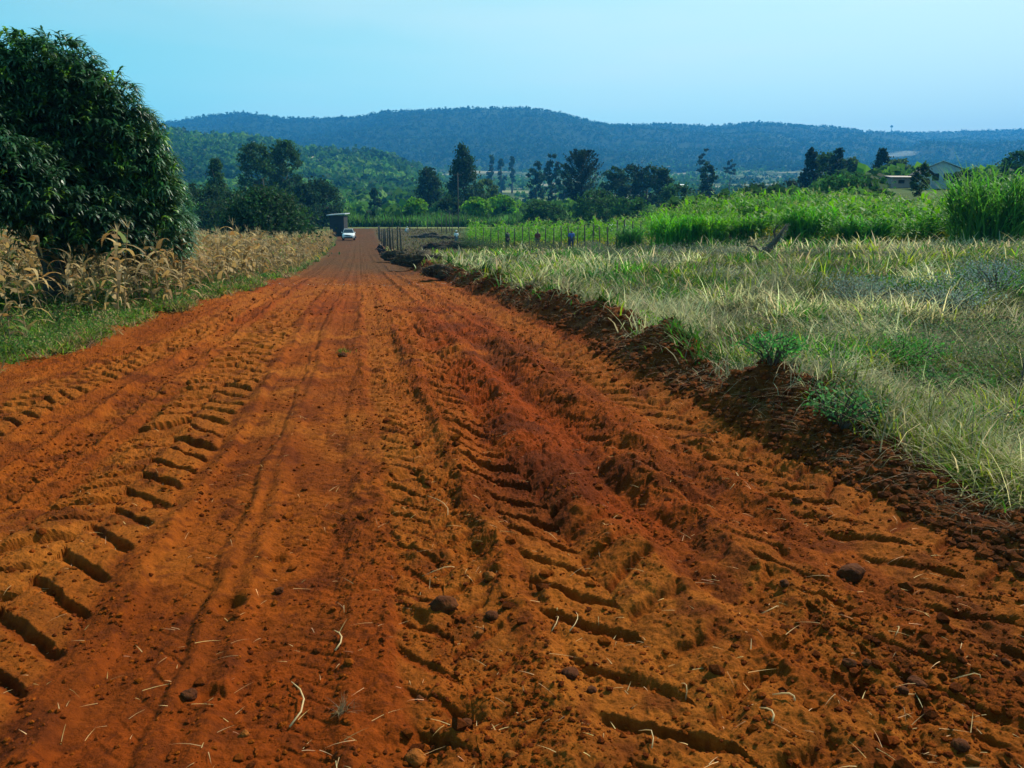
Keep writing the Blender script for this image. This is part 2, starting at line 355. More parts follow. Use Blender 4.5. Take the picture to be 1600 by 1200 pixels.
# land beyond and around
def far_colour(x, y):
    def mix(a, b, t): t = np.asarray(t)[:, None]; return a*(1-t)+b*t
    a = x/np.maximum(y, 1)
    base = mix(np.tile(np.array([.050, .075, .022]), (len(x), 1)), np.array([.085, .12, .03]), sst(.35, .65, vn(x/60, y/90, 71)))
    fields = sst(.52, .62, vn(x/45, y/70, 72))*(1-sst(900, 1500, y))
    base = mix(base, np.array([.20, .21, .08]), fields*.75)
    base = mix(base, np.array([.10, .19, .035]), sst(.6, .68, vn(x/30, y/55, 73))*(1-sst(500, 1100, y))*.8)
    base = mix(base, np.array([.32, .27, .17]), sst(.70, .76, vn(x/50, y/40, 74))*sst(300, 500, y)*(1-sst(1500, 1900, y))*.8)
    base = mix(base, np.array([.018, .038, .018]), sst(1400, 1700, y)*.97)
    base = mix(base, np.array([.05, .08, .03]), sst(1600, 1900, y)*sst(.55, .8, vn(x/210, y/210, 75))*.6)
    return base
y3 = 150*(4400/150)**np.linspace(0, 1, 420)
U, Y = np.meshgrid(np.linspace(-1.5, 1.5, 620), y3); X = (U*Y).ravel(); Yv = Y.ravel()
Z = zfar(X, Yv); Z[:620] = zbase(X[:620], np.full(620, 150.0))
idx = np.arange(len(X)).reshape(U.shape)
F = np.stack([idx[:-1, :-1], idx[:-1, 1:], idx[1:, 1:], idx[1:, :-1]], -1).reshape(-1, 4)
tag(obj_np('hills', np.stack([X, Yv, Z], 1), F, M_land, far_colour(X, Yv), smooth=True), kind='structure')
# plain ground behind and beside the viewer
def polar_back():
    Vs, Fs, Cs = [], [], []
    rr = np.concatenate([[0.01, .6, 1.2], np.geomspace(2, 4000, 40)]); th = np.linspace(math.radians(146.0), math.radians(394.0), 90)
    Rr, T = np.meshgrid(rr, th); x = (Rr*np.cos(T)).ravel(); y = (Rr*np.sin(T)).ravel()
    yy = np.clip(y, 1.2, 140); z = np.where(np.hypot(x, y) < 160, zbase(np.clip(x, -60, 60), np.maximum(y, 0)), 0)-0.06
    z = np.where(y > 150, -2.0, z)
    idx = np.arange(len(x)).reshape(Rr.shape)
    F = np.stack([idx[:-1, :-1], idx[:-1, 1:], idx[1:, 1:], idx[1:, :-1]], -1).reshape(-1, 4)
    s = x-xc(y); soil = (np.abs(s) < 3.9)[:, None]
    return np.stack([x, y, z], 1), F, np.where(soil, np.array([.25, .055, .004]), np.array([.08, .09, .035]))
V, F, c = polar_back()
# a small apron in front of the feet joins the two sheets
tag(obj_np('ground', V, F, M_soil, c, smooth=True), kind='structure')
xs = np.linspace(-2.2, 2.2, 12); ys = np.linspace(-0.6, 1.3, 8); XX, YY = np.meshgrid(xs, ys)
idx = np.arange(XX.size).reshape(XX.shape)
F = np.stack([idx[:-1, :-1], idx[:-1, 1:], idx[1:, 1:], idx[1:, :-1]], -1).reshape(-1, 4)
tag(obj_np('dirt_road', np.stack([XX.ravel(), YY.ravel(), np.full(XX.size, -.05)], 1), F, M_soil, np.tile([.25, .055, .004], (XX.size, 1)), smooth=True), kind='structure')

# ------------------------------------------------------------------ vegetation primitives
def blades(P, L, W, az, lean, curve, col, seg=3, tipcol=None, twist=None):
    """tapered bent strips; lean = angle from vertical at the base, curve = extra angle gained to the tip"""
    N = len(P); k = seg+1
    V = np.zeros((N, k, 2, 3)); c = np.zeros((N, k, 2, 3))
    pos = P.copy(); h = np.stack([np.cos(az), np.sin(az)], 1); perp = np.stack([-np.sin(az), np.cos(az)], 1)
    if twist is not None:
        pa = az+twist; perp = np.stack([-np.sin(pa), np.cos(pa)], 1)
    for i in range(k):
        t = i/seg; w = W*(1-t**1.6)*0.5+W*0.04
        V[:, i, 0, :2] = pos[:, :2]-perp*w[:, None]; V[:, i, 1, :2] = pos[:, :2]+perp*w[:, None]
        V[:, i, 0, 2] = pos[:, 2]; V[:, i, 1, 2] = pos[:, 2]
        cc = col if tipcol is None else col*(1-t)+tipcol*t
        c[:, i, 0] = cc; c[:, i, 1] = cc
        if i < seg:
            a = lean+curve*(i+0.5)/seg; st = L/seg
            pos = pos+np.stack([h[:, 0]*np.sin(a)*st, h[:, 1]*np.sin(a)*st, np.cos(a)*st], 1)
    V = V.reshape(-1, 3); c = c.reshape(-1, 3)
    b = np.arange(N)[:, None]*k*2; r = np.arange(seg)[None]*2
    F = np.stack([b+r, b+r+1, b+r+3, b+r+2], -1).reshape(-1, 4)
    return V, F, c
def cards(P, size, col, aspect=0.5, droop=None, nrm=None):
    """diamond leaves at points, random facing; droop: 0..1 pulls the long axis downwards"""
    N = len(P); d = R.normal(size=(N, 3)); d /= np.linalg.norm(d, axis=1)[:, None]
    if droop is not None:
        d = d*(1-droop)+np.array([0, 0, -1.0])*droop; d /= np.linalg.norm(d, axis=1)[:, None]
    q = R.normal(size=(N, 3)); w = np.cross(d, q); w /= np.linalg.norm(w, axis=1)[:, None]+1e-9
    sz = np.asarray(size)*np.ones(N); a = d*sz[:, None]*.5; b = w*sz[:, None]*.5*aspect
    V = np.stack([P-a, P+b-a*.1, P+a, P-b-a*.1], 1).reshape(-1, 3)
    F = np.arange(N*4).reshape(N, 4)
    return V, F, np.repeat(col, 4, axis=0)
def tube(pts, rad, n=6):
    pts = [Vector(p) for p in pts]; V = []; F = []
    for i, p in enumerate(pts):
        d = (pts[min(i+1, len(pts)-1)]-pts[max(i-1, 0)]).normalized()
        a = d.orthogonal().normalized() if i == 0 else (a-d*a.dot(d)).normalized(); b = d.cross(a)
        for k in range(n):
            t = 2*math.pi*k/n; V.append(p+(a*math.cos(t)+b*math.sin(t))*rad[i])
    for i in range(len(pts)-1):
        for k in range(n):
            F.append((i*n+k, i*n+(k+1) % n, (i+1)*n+(k+1) % n, (i+1)*n+k))
    m = len(pts)-1                                         # quad caps
    for base, flip in ((0, 1), (m*n, 0)):
        for k in range(1, n-2, 2):
            q = (base, base+k, base+k+1, base+k+2) if k+2 < n else (base, base+k, base+k+1, base+k+1)
            F.append(q[::-1] if flip else q)
    return np.array([tuple(v) for v in V]), np.array(F, dtype=int)
def jit(c, n, amt=.25, hue=.12):
    c = np.tile(np.array(c, float), (n, 1)); c = c*(1+amt*R.normal(size=(n, 1))).clip(.4, 1.8)
    return (c*(1+hue*R.normal(size=(n, 3)))).clip(.004, .9)
def tubes_cat(lst, col=(.1, .08, .06)):
    return cat([(V, F, np.tile(col, (len(V), 1))) for V, F in lst])

def crown_pts(kind, h, w, n, rough=.5, hole=0.0):
    """clump centres then leaf points, for a crown of height h, width w, base at 0"""
    K = max(16, int(n/32)); t = R.random(K)**.9; n = int(n*1.5)
    if kind == 'cone':   rad = (1-t)**.75*.95+.08
    elif kind == 'spiky': rad = np.interp(t, [0, .25, .6, .85, 1], [.35, .9, 1, .55, .15])
    elif kind == 'column': rad = np.interp(t, [0, .15, .7, 1], [.7, 1, .9, .25])
    elif kind == 'umbrella': rad = np.interp(t, [0, .35, .8, 1], [.75, 1, .7, .2])
    elif kind == 'dome': rad = np.sqrt(np.clip(1-t**2.3, 0, 1))
    else: rad = np.sqrt(np.clip(1-(2*t-1)**2*.92, 0, 1))
    az = R.random(K)*6.283; rr = rad*(.35+.62*np.sqrt(R.random(K)))
    Cn = np.stack([np.cos(az)*rr*w*.5, np.sin(az)*rr*w*.5, t*h], 1)
    cr = w*(.13+.10*R.random(K))*(.45+.55*rad)*(1.0 if kind not in ('column', 'spiky') else 1.25); cr = np.maximum(cr, h*.05)
    which = R.integers(0, K, n); d = R.normal(size=(n, 3)); d /= np.linalg.norm(d, axis=1)[:, None]
    P = Cn[which]+d*(cr[which]*(.25+.55*np.abs(R.normal(size=n))))[:, None]*np.array([1, 1, .8 if kind != 'umbrella' else .45])
    if kind == 'spiky':          # many up-swept pointed branches
        nb = 120; bt = np.sort(R.random(nb)); ba = R.random(nb)*6.28; bl = np.interp(bt, [0, .2, .5, .8, 1], [.28, .5, .62, .42, .14])*w*(.75+.45*R.random(nb))
        which = R.integers(0, nb, n); u = R.random(n)**.8; P = np.stack([np.cos(ba[which])*bl[which]*u, np.sin(ba[which])*bl[which]*u, bt[which]*h*.86+bl[which]*u**1.4*.75], 1)
        P += R.normal(size=(n, 3))*w*.055*(1.1-u)[:, None]; Cn = np.zeros((nb, 3))
    P[:, 2] = np.maximum(P[:, 2], 0.0)
    return P, which, Cn
def tree(name, label, catg, group, loc, h, w, kind, colr, n=1500, leaf=.3, trunk=.25, tw=.06, mat=None, droop=None, shade=.35, aspect=.6, multi=1):
    """tapered trunk with limbs and a crown of leaf clumps"""
    t = tag(empty(name, loc), label, catg, group)
    tb = []
    for k in range(multi):
        ox = (k-(multi-1)/2)*w*.22
        top = h*(.55 if kind in ('umbrella', 'round', 'dome') else .8)
        p = [(ox*.3, 0, -.3), (ox*.6+.02*w, .01*w, top*.33), (ox-.01*w, -.02*w, top*.66), (ox+.02*w, 0, top)]
        tb.append(tube(p, [tw*h*.55, tw*h*.42, tw*h*.28, tw*h*.10], 6))
        for q in range(5):
            a = random.random()*6.28; z0 = top*(.35+.12*q); L = w*.33
            tb.append(tube([(ox, 0, z0), (ox+math.cos(a)*L*.5, math.sin(a)*L*.5, z0+h*.08), (ox+math.cos(a)*L, math.sin(a)*L, z0+h*.2)], [tw*h*.18, tw*h*.11, tw*h*.03], 4))
    V, F, c = tubes_cat(tb); obj_np('trunk', V, F, M_bark, None, True, t)
    P, wh, Cn = crown_pts(kind, h*(1-trunk), w, n); P[:, 2] += h*trunk
    n = len(P); cc = jit(colr, len(Cn), .22, .06)[wh]*(1+.2*R.normal(size=(n, 1))).clip(.5, 1.6)
    V, F, c = cards(P, leaf*(.6+.8*R.random(n)), cc, aspect, droop)
    obj_np('crown', V, F, mat or M_far, c, False, t)
    return t
exec_sections = True

# ------------------------------------------------------------------ the big mango tree on the left
def mango():
    cx, cy = -11.3, 17.2; g = float(gz(cx, cy)[0])
    t = tag(empty('mango_tree', (cx, cy, g)), 'huge dark green spreading tree with drooping glossy leaves beside the dry maize', 'tree')
    tb = [tube([(.9, .2, -.4), (.95, .2, .8), (.75, .1, 1.7), (.3, 0, 2.8), (0, 0, 4.2)], [.34, .27, .24, .18, .08], 10),
          tube([(.9, .2, .9), (1.6, -.2, 1.9), (2.3, -.5, 2.9)], [.17, .13, .06], 7), tube([(.9, .2, 1.1), (0, .3, 2.0), (-1.5, .6, 3.2)], [.18, .14, .06], 7),
          tube([(.8, .1, 1.5), (1.1, 1.2, 2.6), (1.4, 2.0, 3.6)], [.15, .11, .05], 7), tube([(.8, .1, 1.4), (.4, -1.2, 2.4), (0, -2.2, 3.3)], [.15, .11, .05], 7)]
    V, F, c = tubes_cat(tb); obj_np('trunk', V, F, M_bark, None, True, t)
    # lumps of the crown, local coordinates (x, y, z, radius), read off the outline
    dzm = -1.0
    lumps = [(1.9, -.4, 5.75, .8), (2.65, -.4, 5.1, .8), (3.2, -.3, 4.3, .75), (1.2, -.4, 5.55, .95), (.1, -.4, 5.45, 1.0), (2.1, -.4, 5.05, .95), (2.8, -.4, 4.5, .95), (3.3, -.4, 3.7, .8), (0, 0, 3.9, 2.5), (-1.6, 0, 4.9, 1.5), (.2, -.3, 5.05, 1.35), (-3.2, .2, 4.5, 1.6), (1.15, -.3, 5.25, 1.3), (-.4, -.2, 5.35, 1.35), (1.95, -.4, 4.6, 1.2), (2.6, -.3, 3.75, 1.2), (3.1, -.2, 2.95, 1.05),
             (3.0, -.2, 2.35, 1.05), (2.6, -1.2, 2.6, 1.1), (2.5, .2, 1.9, .8), (2.1, -.9, 1.9, .7), (1.5, -2.0, 3.2, 1.3), (0, -2.4, 3.0, 1.4), (-1.6, -2.3, 3.2, 1.4), (-3.4, -1.6, 3.3, 1.5),
             (-4.4, 0, 3.2, 1.6), (1.2, 2.0, 3.3, 1.7), (-1.2, 2.4, 3.4, 1.8), (-3.4, 2, 3.2, 1.5), (1.2, -2.0, 2.0, .9), (-.4, -2.6, 1.9, .85), (-2.0, -2.2, 1.9, .9),
             (-3.6, -1.4, 1.8, 1.0), (2.6, .8, 2.4, 1.2), (.6, -1.6, 4.5, 1.1), (-.9, -1.5, 4.9, 1.1), (-2.4, -1.3, 4.6, 1.2), (1.9, -1.5, 3.4, 1.0), (.4, 0, 2.5, 1.7), (-2.0, .5, 2.5, 1.8), (1.6, -1.8, 1.7, .9), (.4, -2.5, 1.6, .9), (-1.3, -2.6, 1.7, .9), (1.9, .2, 1.8, .9), (-3.0, -2.2, 1.6, .9), (1.0, 1.0, 1.6, 1.2), (-1.0, .8, 1.5, 1.2)]
    Pc, Nd, tone = [], [], []
    for (x, y, z, r) in lumps:
        m = int(300*r*r); d = R.normal(size=(m, 3)); d /= np.linalg.norm(d, axis=1)[:, None]
        rr = r*(.80+.22*R.random(m)**.7+.09*np.sin(d[:, 0]*9+x)*np.cos(d[:, 2]*8+y))
        Pc.append(np.array([x, y, z+dzm])+d*rr[:, None]); Nd.append(d); tone.append(np.full(m, R.random()))
    Pc = np.concatenate(Pc); Nd = np.concatenate(Nd); tone = np.concatenate(tone)
    keep = Pc[:, 2] > np.interp(Pc[:, 0], [-1.5, .9, 2.2], [2.0, 1.75, .95])+.4*R.random(len(Pc)); Pc, Nd, tone = Pc[keep], Nd[keep], tone[keep]
    # each clump centre carries a whorl of long drooping leaves
    nl = 11; N = len(Pc)*nl
    az0 = np.arctan2(Nd[:, 1], Nd[:, 0]); P = np.repeat(Pc, nl, 0)+R.normal(size=(N, 3))*.035
    az = np.repeat(az0+R.normal(size=len(Pc))*.5, nl)+R.normal(size=N)*.75
    young = np.repeat((R.random(len(Pc)) < .10), nl)
    base = np.where(young[:, None], np.array([.12, .24, .03]), np.array([.036, .105, .040]))*(.75+.5*np.repeat(tone, nl)[:, None])
    col = base*(1+.22*R.normal(size=(N, 1))).clip(.5, 1.7)*(1+.06*R.normal(size=(N, 3)))
    V, F, c = blades(P, .21+.10*R.random(N), .042+.016*R.random(N), az, 1.15+.3*R.normal(size=N), 1.0+.5*R.random(N), col, seg=3)
    # leaves widest in the middle
    Vr = V.reshape(N, 4, 2, 3); mid = Vr.mean(2, keepdims=True); sc = np.array([.35, 1.15, 1.05, .6])[None, :, None, None]
    V = (mid+(Vr-mid)*sc).reshape(-1, 3)
    obj_np('crown', V, F, M_gloss, c, False, t)
mango()
# square board against the trunk
def board():
    p = pt(88, 386, 16.4); t = tag(empty('sign_board', p), 'weathered pale square board hung cornerwise under the big dark tree', 'sign')
    t.rotation_euler = (.1, .75, .15)
    a = .165; V = np.array([(x, y, z) for x in (-a, a) for y in (-.012, .012) for z in (-a, a)])
    F = np.array([(0, 1, 3, 2), (4, 6, 7, 5), (0, 4, 5, 1), (2, 3, 7, 6), (0, 2, 6, 4), (1, 5, 7, 3)])
    obj_np('panel', V, F, noise_mat('board_paint', (.30, .32, .34), (.5, .52, .55), 9, .7, .2), None, False, t)
    V, F = tube([(.04, -.014, .05), (.04, -.02, .05)], [.022, .022], 8); obj_np('hole', V, F, M_bark, None, False, t)
    V, F = tube([(a*.9, .0, a*.9), (a*1.1, .1, a*3.0), (.5, .3, 1.3)], [.006, .006, .006], 5); obj_np('cord', V, F, M_bark, None, False, t)
board()

# ------------------------------------------------------------------ maize
def maize_geo(seed, h=1.5, dry=True, nleaf=10, lod=1):
    r = np.random.default_rng(seed); parts_s, parts_l = [], []
    dx, dy = r.normal(size=2)*.06
    pts = [(0, 0, -.05), (dx*.3, dy*.3, h*.35), (dx*.8, dy*.8, h*.7), (dx*1.3, dy*1.3, h)]
    V, F = tube(pts, [.013, .012, .009, .004], 5 if lod else 4)
    sc = (.30, .22, .11) if dry else (.13, .22, .05)
    parts_s.append((V, F, np.tile(sc, (len(V), 1))))
    n = nleaf; tt = np.linspace(.12, .92, n); P = np.stack([np.interp(tt, [0, 1], [0, dx*1.2]), np.interp(tt, [0, 1], [0, dy*1.2]), tt*h], 1)
    az = (np.arange(n) % 2)*math.pi+r.normal(size=n)*.6+r.random()*6
    L = (.42+.35*np.sin(tt*3.0))*(1 if dry else 1.2)*(h/1.5)*(.8+.4*r.random(n))
    if dry:
        b = np.array([.30, .215, .105]); cols = np.tile(b, (n, 1))*(.45+1.25*r.random((n, 1))**1.6)*np.array([1, .95, .85])
        pick = r.random(n); cols[pick < .14] = (.30, .17, .07); cols[pick > .93] = (.17, .21, .05); cols[(pick > .915) & (pick < .93)] = (.50, .34, .03)
        lean = .5+.5*r.random(n); curve = 1.5+1.1*r.random(n); W = .065+.05*r.random(n)
    else:
        b = np.array([.095, .225, .018]); cols = np.tile(b, (n, 1))*(.75+.6*r.random((n, 1))); cols[tt < .30] = (.34, .32, .03); cols *= (.6+.75*tt)[:, None]*0+1
        lean = .45+.45*r.random(n); curve = 1.5+.9*r.random(n); W = .13+.07*r.random(n)
    V, F, c = blades(P, L, W, az, lean, curve, cols, seg=5 if lod else 3, twist=(r.normal(size=n)*.5 if dry else None))
    parts_l.append((V, F, c))
    if dry:     # husks
        for k in range(2):
            z = h*(.38+.14*k); a = r.random()*6.28; P = np.tile(np.array([[dx*.5, dy*.5, z]]), (4, 1))
            V, F, c = blades(P, np.full(4, .22), np.full(4, .06), a+r.normal(size=4)*.35, np.full(4, .5), np.full(4, .7+r.random()), np.tile([.50, .40, .22], (4, 1))*(.8+.3*r.random((4, 1))), 3)
            parts_l.append((V, F, c))
    m = 7; P = np.tile(np.array([[dx*1.3, dy*1.3, h*.98]]), (m, 1))      # tassel
    V, F, c = blades(P, np.full(m, .22*h/1.5), np.full(m, .010), r.random(m)*6.28, .15+.5*r.random(m), .6*r.random(m), np.tile((.42, .33, .18) if dry else (.35, .33, .12), (m, 1)), 2)
    parts_t = [(V, F, c)]
    return cat(parts_s), cat(parts_l), cat(parts_t)
def rot_xform(V, x, y, z, a, s, tilt=0., ta=0.):
    V = V*s
    if tilt:
        M = np.array(Matrix.Rotation(tilt, 3, Vector((math.cos(ta), math.sin(ta), 0)))); V = V@M.T
    c, sn = math.cos(a), math.sin(a); Rm = np.array([[c, -sn, 0], [sn, c, 0], [0, 0, 1]])
    return V@Rm.T+np.array([x, y, z])
dryv = [maize_geo(100+i, 1.5, True, 9+i % 4) for i in range(9)]
dry_full = [cat(list(v)) for v in dryv]
dry_lod = [cat(list(maize_geo(300+i, 1.5, True, 9, 0))) for i in range(6)]
grnv = [cat(list(maize_geo(200+i, 2.0, False, 12, 0))) for i in range(8)]

# dry maize positions: rows beside the road
spots = []
for row in range(34):
    y = 8.0
    while y < 112:
        s = -hwL(np.array([y]))[0]-(.95 if y < 13 else .55)-row*.80+random.uniform(-.2, .2)
        x = xc(y)+s; y += random.uniform(.26, .58) if y < 16 else random.uniform(.36, .80) if y < 45 else random.uniform(.45, .8)
        a = x/y
        if a < -.80: continue
        if row > 1 and math.hypot(x+10.6, y-17.2) < 2.4: continue                       # bare shade round the mango trunk
        if y < 13.5 and row > 0 and -8.6 < x and random.random() < .5: continue
        if y < 13.2 and random.random() < (.80 if row < 2 else .5) and a > -.66: continue  # thin, broken patch near the left
        if row > 2 and -13.5 < x < -7.3 and 12 < y < 21 and random.random() < .55: continue
        hgt = np.interp(y, [8, 12, 18, 40, 110], [.84, .92, 1.02, 1.10, 1.12])*random.uniform(.66, 1.16)
        vis = row <= 3+y*.06 or random.random() < .5
        if row > 2+y*.3 and random.random() < .35: continue
        spots.append((y+row*1.2, x, y, hgt, row))
spots.sort()
gr = 'dry maize plants along the left edge of the road'
meshes = [mesh_np('maize_plant', *g[:2], M_dry, g[2]) for g in dry_full]
sm = [[mesh_np(n_, *v[k][:2], M_dry, v[k][2]) for k, n_ in enumerate(('stalk', 'foliage', 'tassel'))] for v in dryv]
def maize_label(x, y, h, row):
    a = x/y*F_PX*.98+800
    d = 'Tall' if h > 1.2 else 'Short' if h < 1.0 else 'Middling'
    rk = ['in the row nearest the road', 'in the second row from the road', 'in the third row from the road', 'in the fourth row from the road'][row] if row < 4 else 'deeper in the field'
    zn = ('at the far left end' if a < 90 else 'under the dark tree' if a < 200 else 'just right of dark tree' if y < 16.5 else 'on the near stretch' if y < 20 else
          'on the middle stretch' if y < 25 else 'beyond the middle stretch' if y < 32 else 'on the far stretch' if y < 45 else 'at the distant end')
    return f'{d} dry maize plant {rk}, {zn}'
for i, (k, x, y, h, row) in enumerate(spots[:300]):
    z = float(gz(x, y)[0]); a = random.random()*6.28; tl = random.gauss(0, .10); v = i % 9
    if i < 90:
        o = bpy.data.objects.new('maize_plant', None); o.empty_display_size = .1; link(o)
        for q, n_ in enumerate(('stalk', 'foliage', 'tassel')): link(bpy.data.objects.new(n_, sm[v][q]), o)
    else:
        o = link(bpy.data.objects.new('maize_plant', meshes[v]))
    o.location = (x, y, z); o.rotation_euler = (tl, random.gauss(0, .10), a); o.scale = (h, h, h)
    tag(o, maize_label(x, y, h, row), 'maize plant', gr)
rest = spots[300:2600]
if rest:
    parts = []
    for i, (k, x, y, h, row) in enumerate(rest):
        V, F, c = dry_lod[i % 6]
        parts.append((rot_xform(V, x, y, float(zbase(x, y)), random.random()*6.28, h, random.gauss(0, .1), 0), F, c*random.uniform(.75, 1.15)))
    V, F, c = cat(parts); tag(obj_np('maize_field', V, F, M_dry, c), 'mass of dry tan maize filling the field behind the roadside rows', 'maize field', None, 'stuff')

# ------------------------------------------------------------------ green maize beyond the grass on the right
gs = []
for row in range(26):
    for px in np.arange(735, 1640, 7.0):
        d0 = np.interp(px, [735, 900, 1000, 1150, 1300, 1640], [84, 66, 58, 50, 44, 35])
        d = d0+row*1.3+random.uniform(-.3, .3); a = ray(px+random.uniform(-3, 3), 370)[0]
        dens = np.interp(px, [735, 1000, 1100, 1640], [.62, .45, .5, .66])
        if random.random() > dens: continue
        gs.append((row, a*d, d, px))
random.shuffle(gs); gs.sort(key=lambda q: q[0])
gmesh = [mesh_np('green_maize_plant', *g[:2], M_leaf, g[2]) for g in grnv]
gp = []
for i, (row, x, d, px) in enumerate(gs):
    z = float(zbase(x, d)); sc = random.uniform(.6, 1.1)*(.62+.8*float(vn(x*.22, d*.3, 301)))*np.interp(px, [735, 1000, 1640], [1.0, .95, .98])
    if i < 290:
        o = link(bpy.data.objects.new('green_maize_plant', gmesh[i % 8])); o.location = (x, d, z); o.rotation_euler = (0, 0, random.random()*6.28); o.scale = (sc,)*3
        zone = ('behind the leftmost fence posts' if px < 800 else 'left of the person in blue' if px < 890 else 'right of the person in blue' if px < 950 else 'behind the last fence posts' if px < 1010 else 'behind the bright grass clump' if px < 1130 else 'behind the leaning stump' if px < 1240 else
                'right of the leaning stump' if px < 1340 else 'left of the tall cane clump' if px < 1460 else 'around the tall cane clump' if px < 1570 else 'at the right edge')
        rk = 'front' if row < 1 else 'second' if row < 2 else 'third' if row < 3 else 'rear'
        tag(o, f'{"tall" if sc > .93 else "low"} green maize, {rk} rows, {zone}', 'maize plant', 'green maize plants across the far edge of the grass')
    else:
        V, F, c = grnv[i % 8]; gp.append((rot_xform(V, x, d, z, random.random()*6.28, sc), F, c*random.uniform(.8, 1.25)))
V, F, c = cat(gp); tag(obj_np('green_maize_field', V, F, M_leaf, c), 'green maize crop filling the field beyond the grass', 'maize field', None, 'stuff')

# tall cane-like grass clumps
def cane(px, d, w, h, n, label, tone=(.065, .19, .03)):
    a = ray(px, 370)[0]; x = a*d; g = float(zbase(x, d)); t = tag(empty('elephant_grass', (x, d, g)), label, 'grass clump', 'tall green grass clumps')
    th = R.random(n)*6.28; rr = np.sqrt(R.random(n))*w*.5; P = np.stack([np.cos(th)*rr, np.sin(th)*rr, np.zeros(n)], 1)
    az = th+R.normal(size=n)*.8; L = h*(.7+.45*R.random(n))
    V1, F1, c1 = blades(P, L, np.full(n, .075), az, np.abs(R.normal(size=n))*.16, .5+.8*R.random(n), jit(tone, n, .25, .08), 5)
    m = n*4; k = R.integers(0, n, m); tt = .25+.6*R.random(m); P2 = P[k].copy(); P2[:, 2] = tt*L[k]*.85; P2[:, 0] += np.cos(az[k])*.12*L[k]*tt; P2[:, 1] += np.sin(az[k])*.12*L[k]*tt
    V2, F2, c2 = blades(P2, .7+.6*R.random(m), np.full(m, .075), R.random(m)*6.28, .25+.3*R.random(m), 1.2+.9*R.random(m), jit(tone, m, .3, .1), 4)
    obj_np('foliage', *cat([(V1, F1, c1), (V2, F2, c2)])[:2], M_leaf, cat([(V1, F1, c1), (V2, F2, c2)])[2], False, t)
cane(1545, 34, 2.9, 3.9, 260, 'tallest bluish green cane grass clump at the far right edge', (.08, .21, .035))
cane(1590, 37, 2.2, 2.5, 140, 'leaning green cane clump cut off by the right edge', (.09, .22, .03))
cane(1055, 50, 3.2, 2.3, 200, 'bright green tall grass clump right of the last fence post', (.10, .30, .03))
cane(1110, 49, 2.0, 1.9, 120, 'yellowish green grass clump left of the dark leaning stump', (.14, .32, .03))
cane(1262, 47, 2.6, 2.3, 160, 'upright bright green clump behind the dark leaning stump', (.09, .27, .03))
cane(1160, 50, 2.4, 1.6, 130, 'low bright green grass clump in front of the maize', (.10, .26, .03))
cane(1350, 43, 2.4, 1.7, 130, 'medium green grass clump in the maize below the white house', (.07, .22, .03))
for i_, (px_, d_, w_, h_, lb_) in enumerate([(1090, 62, 3, 2.6, 'pale green clump rising from the maize above the bright grass clump'), (1180, 60, 3, 2.6, 'green clump rising from the maize left of the leaning stump top'), (1240, 66, 3, 2.8, 'green clump rising high in the maize below the dark group of three trees'),
        (1330, 58, 3, 2.4, 'grassy clump in the maize right of the dark group of three trees'), (1400, 52, 2.6, 2.4, 'grassy clump in the maize below the pinkish building'), (1450, 42, 2.4, 2.1, 'grassy clump in the maize touching the left of the cane')]):
    cane(px_, d_, w_, h_, 90, lb_, [(.10, .22, .03), (.07, .19, .03), (.09, .25, .025)][i_ % 3])
cane(985, 56, 2.0, 1.7, 90, 'small green grass clump at the end of the fence', (.07, .2, .04))

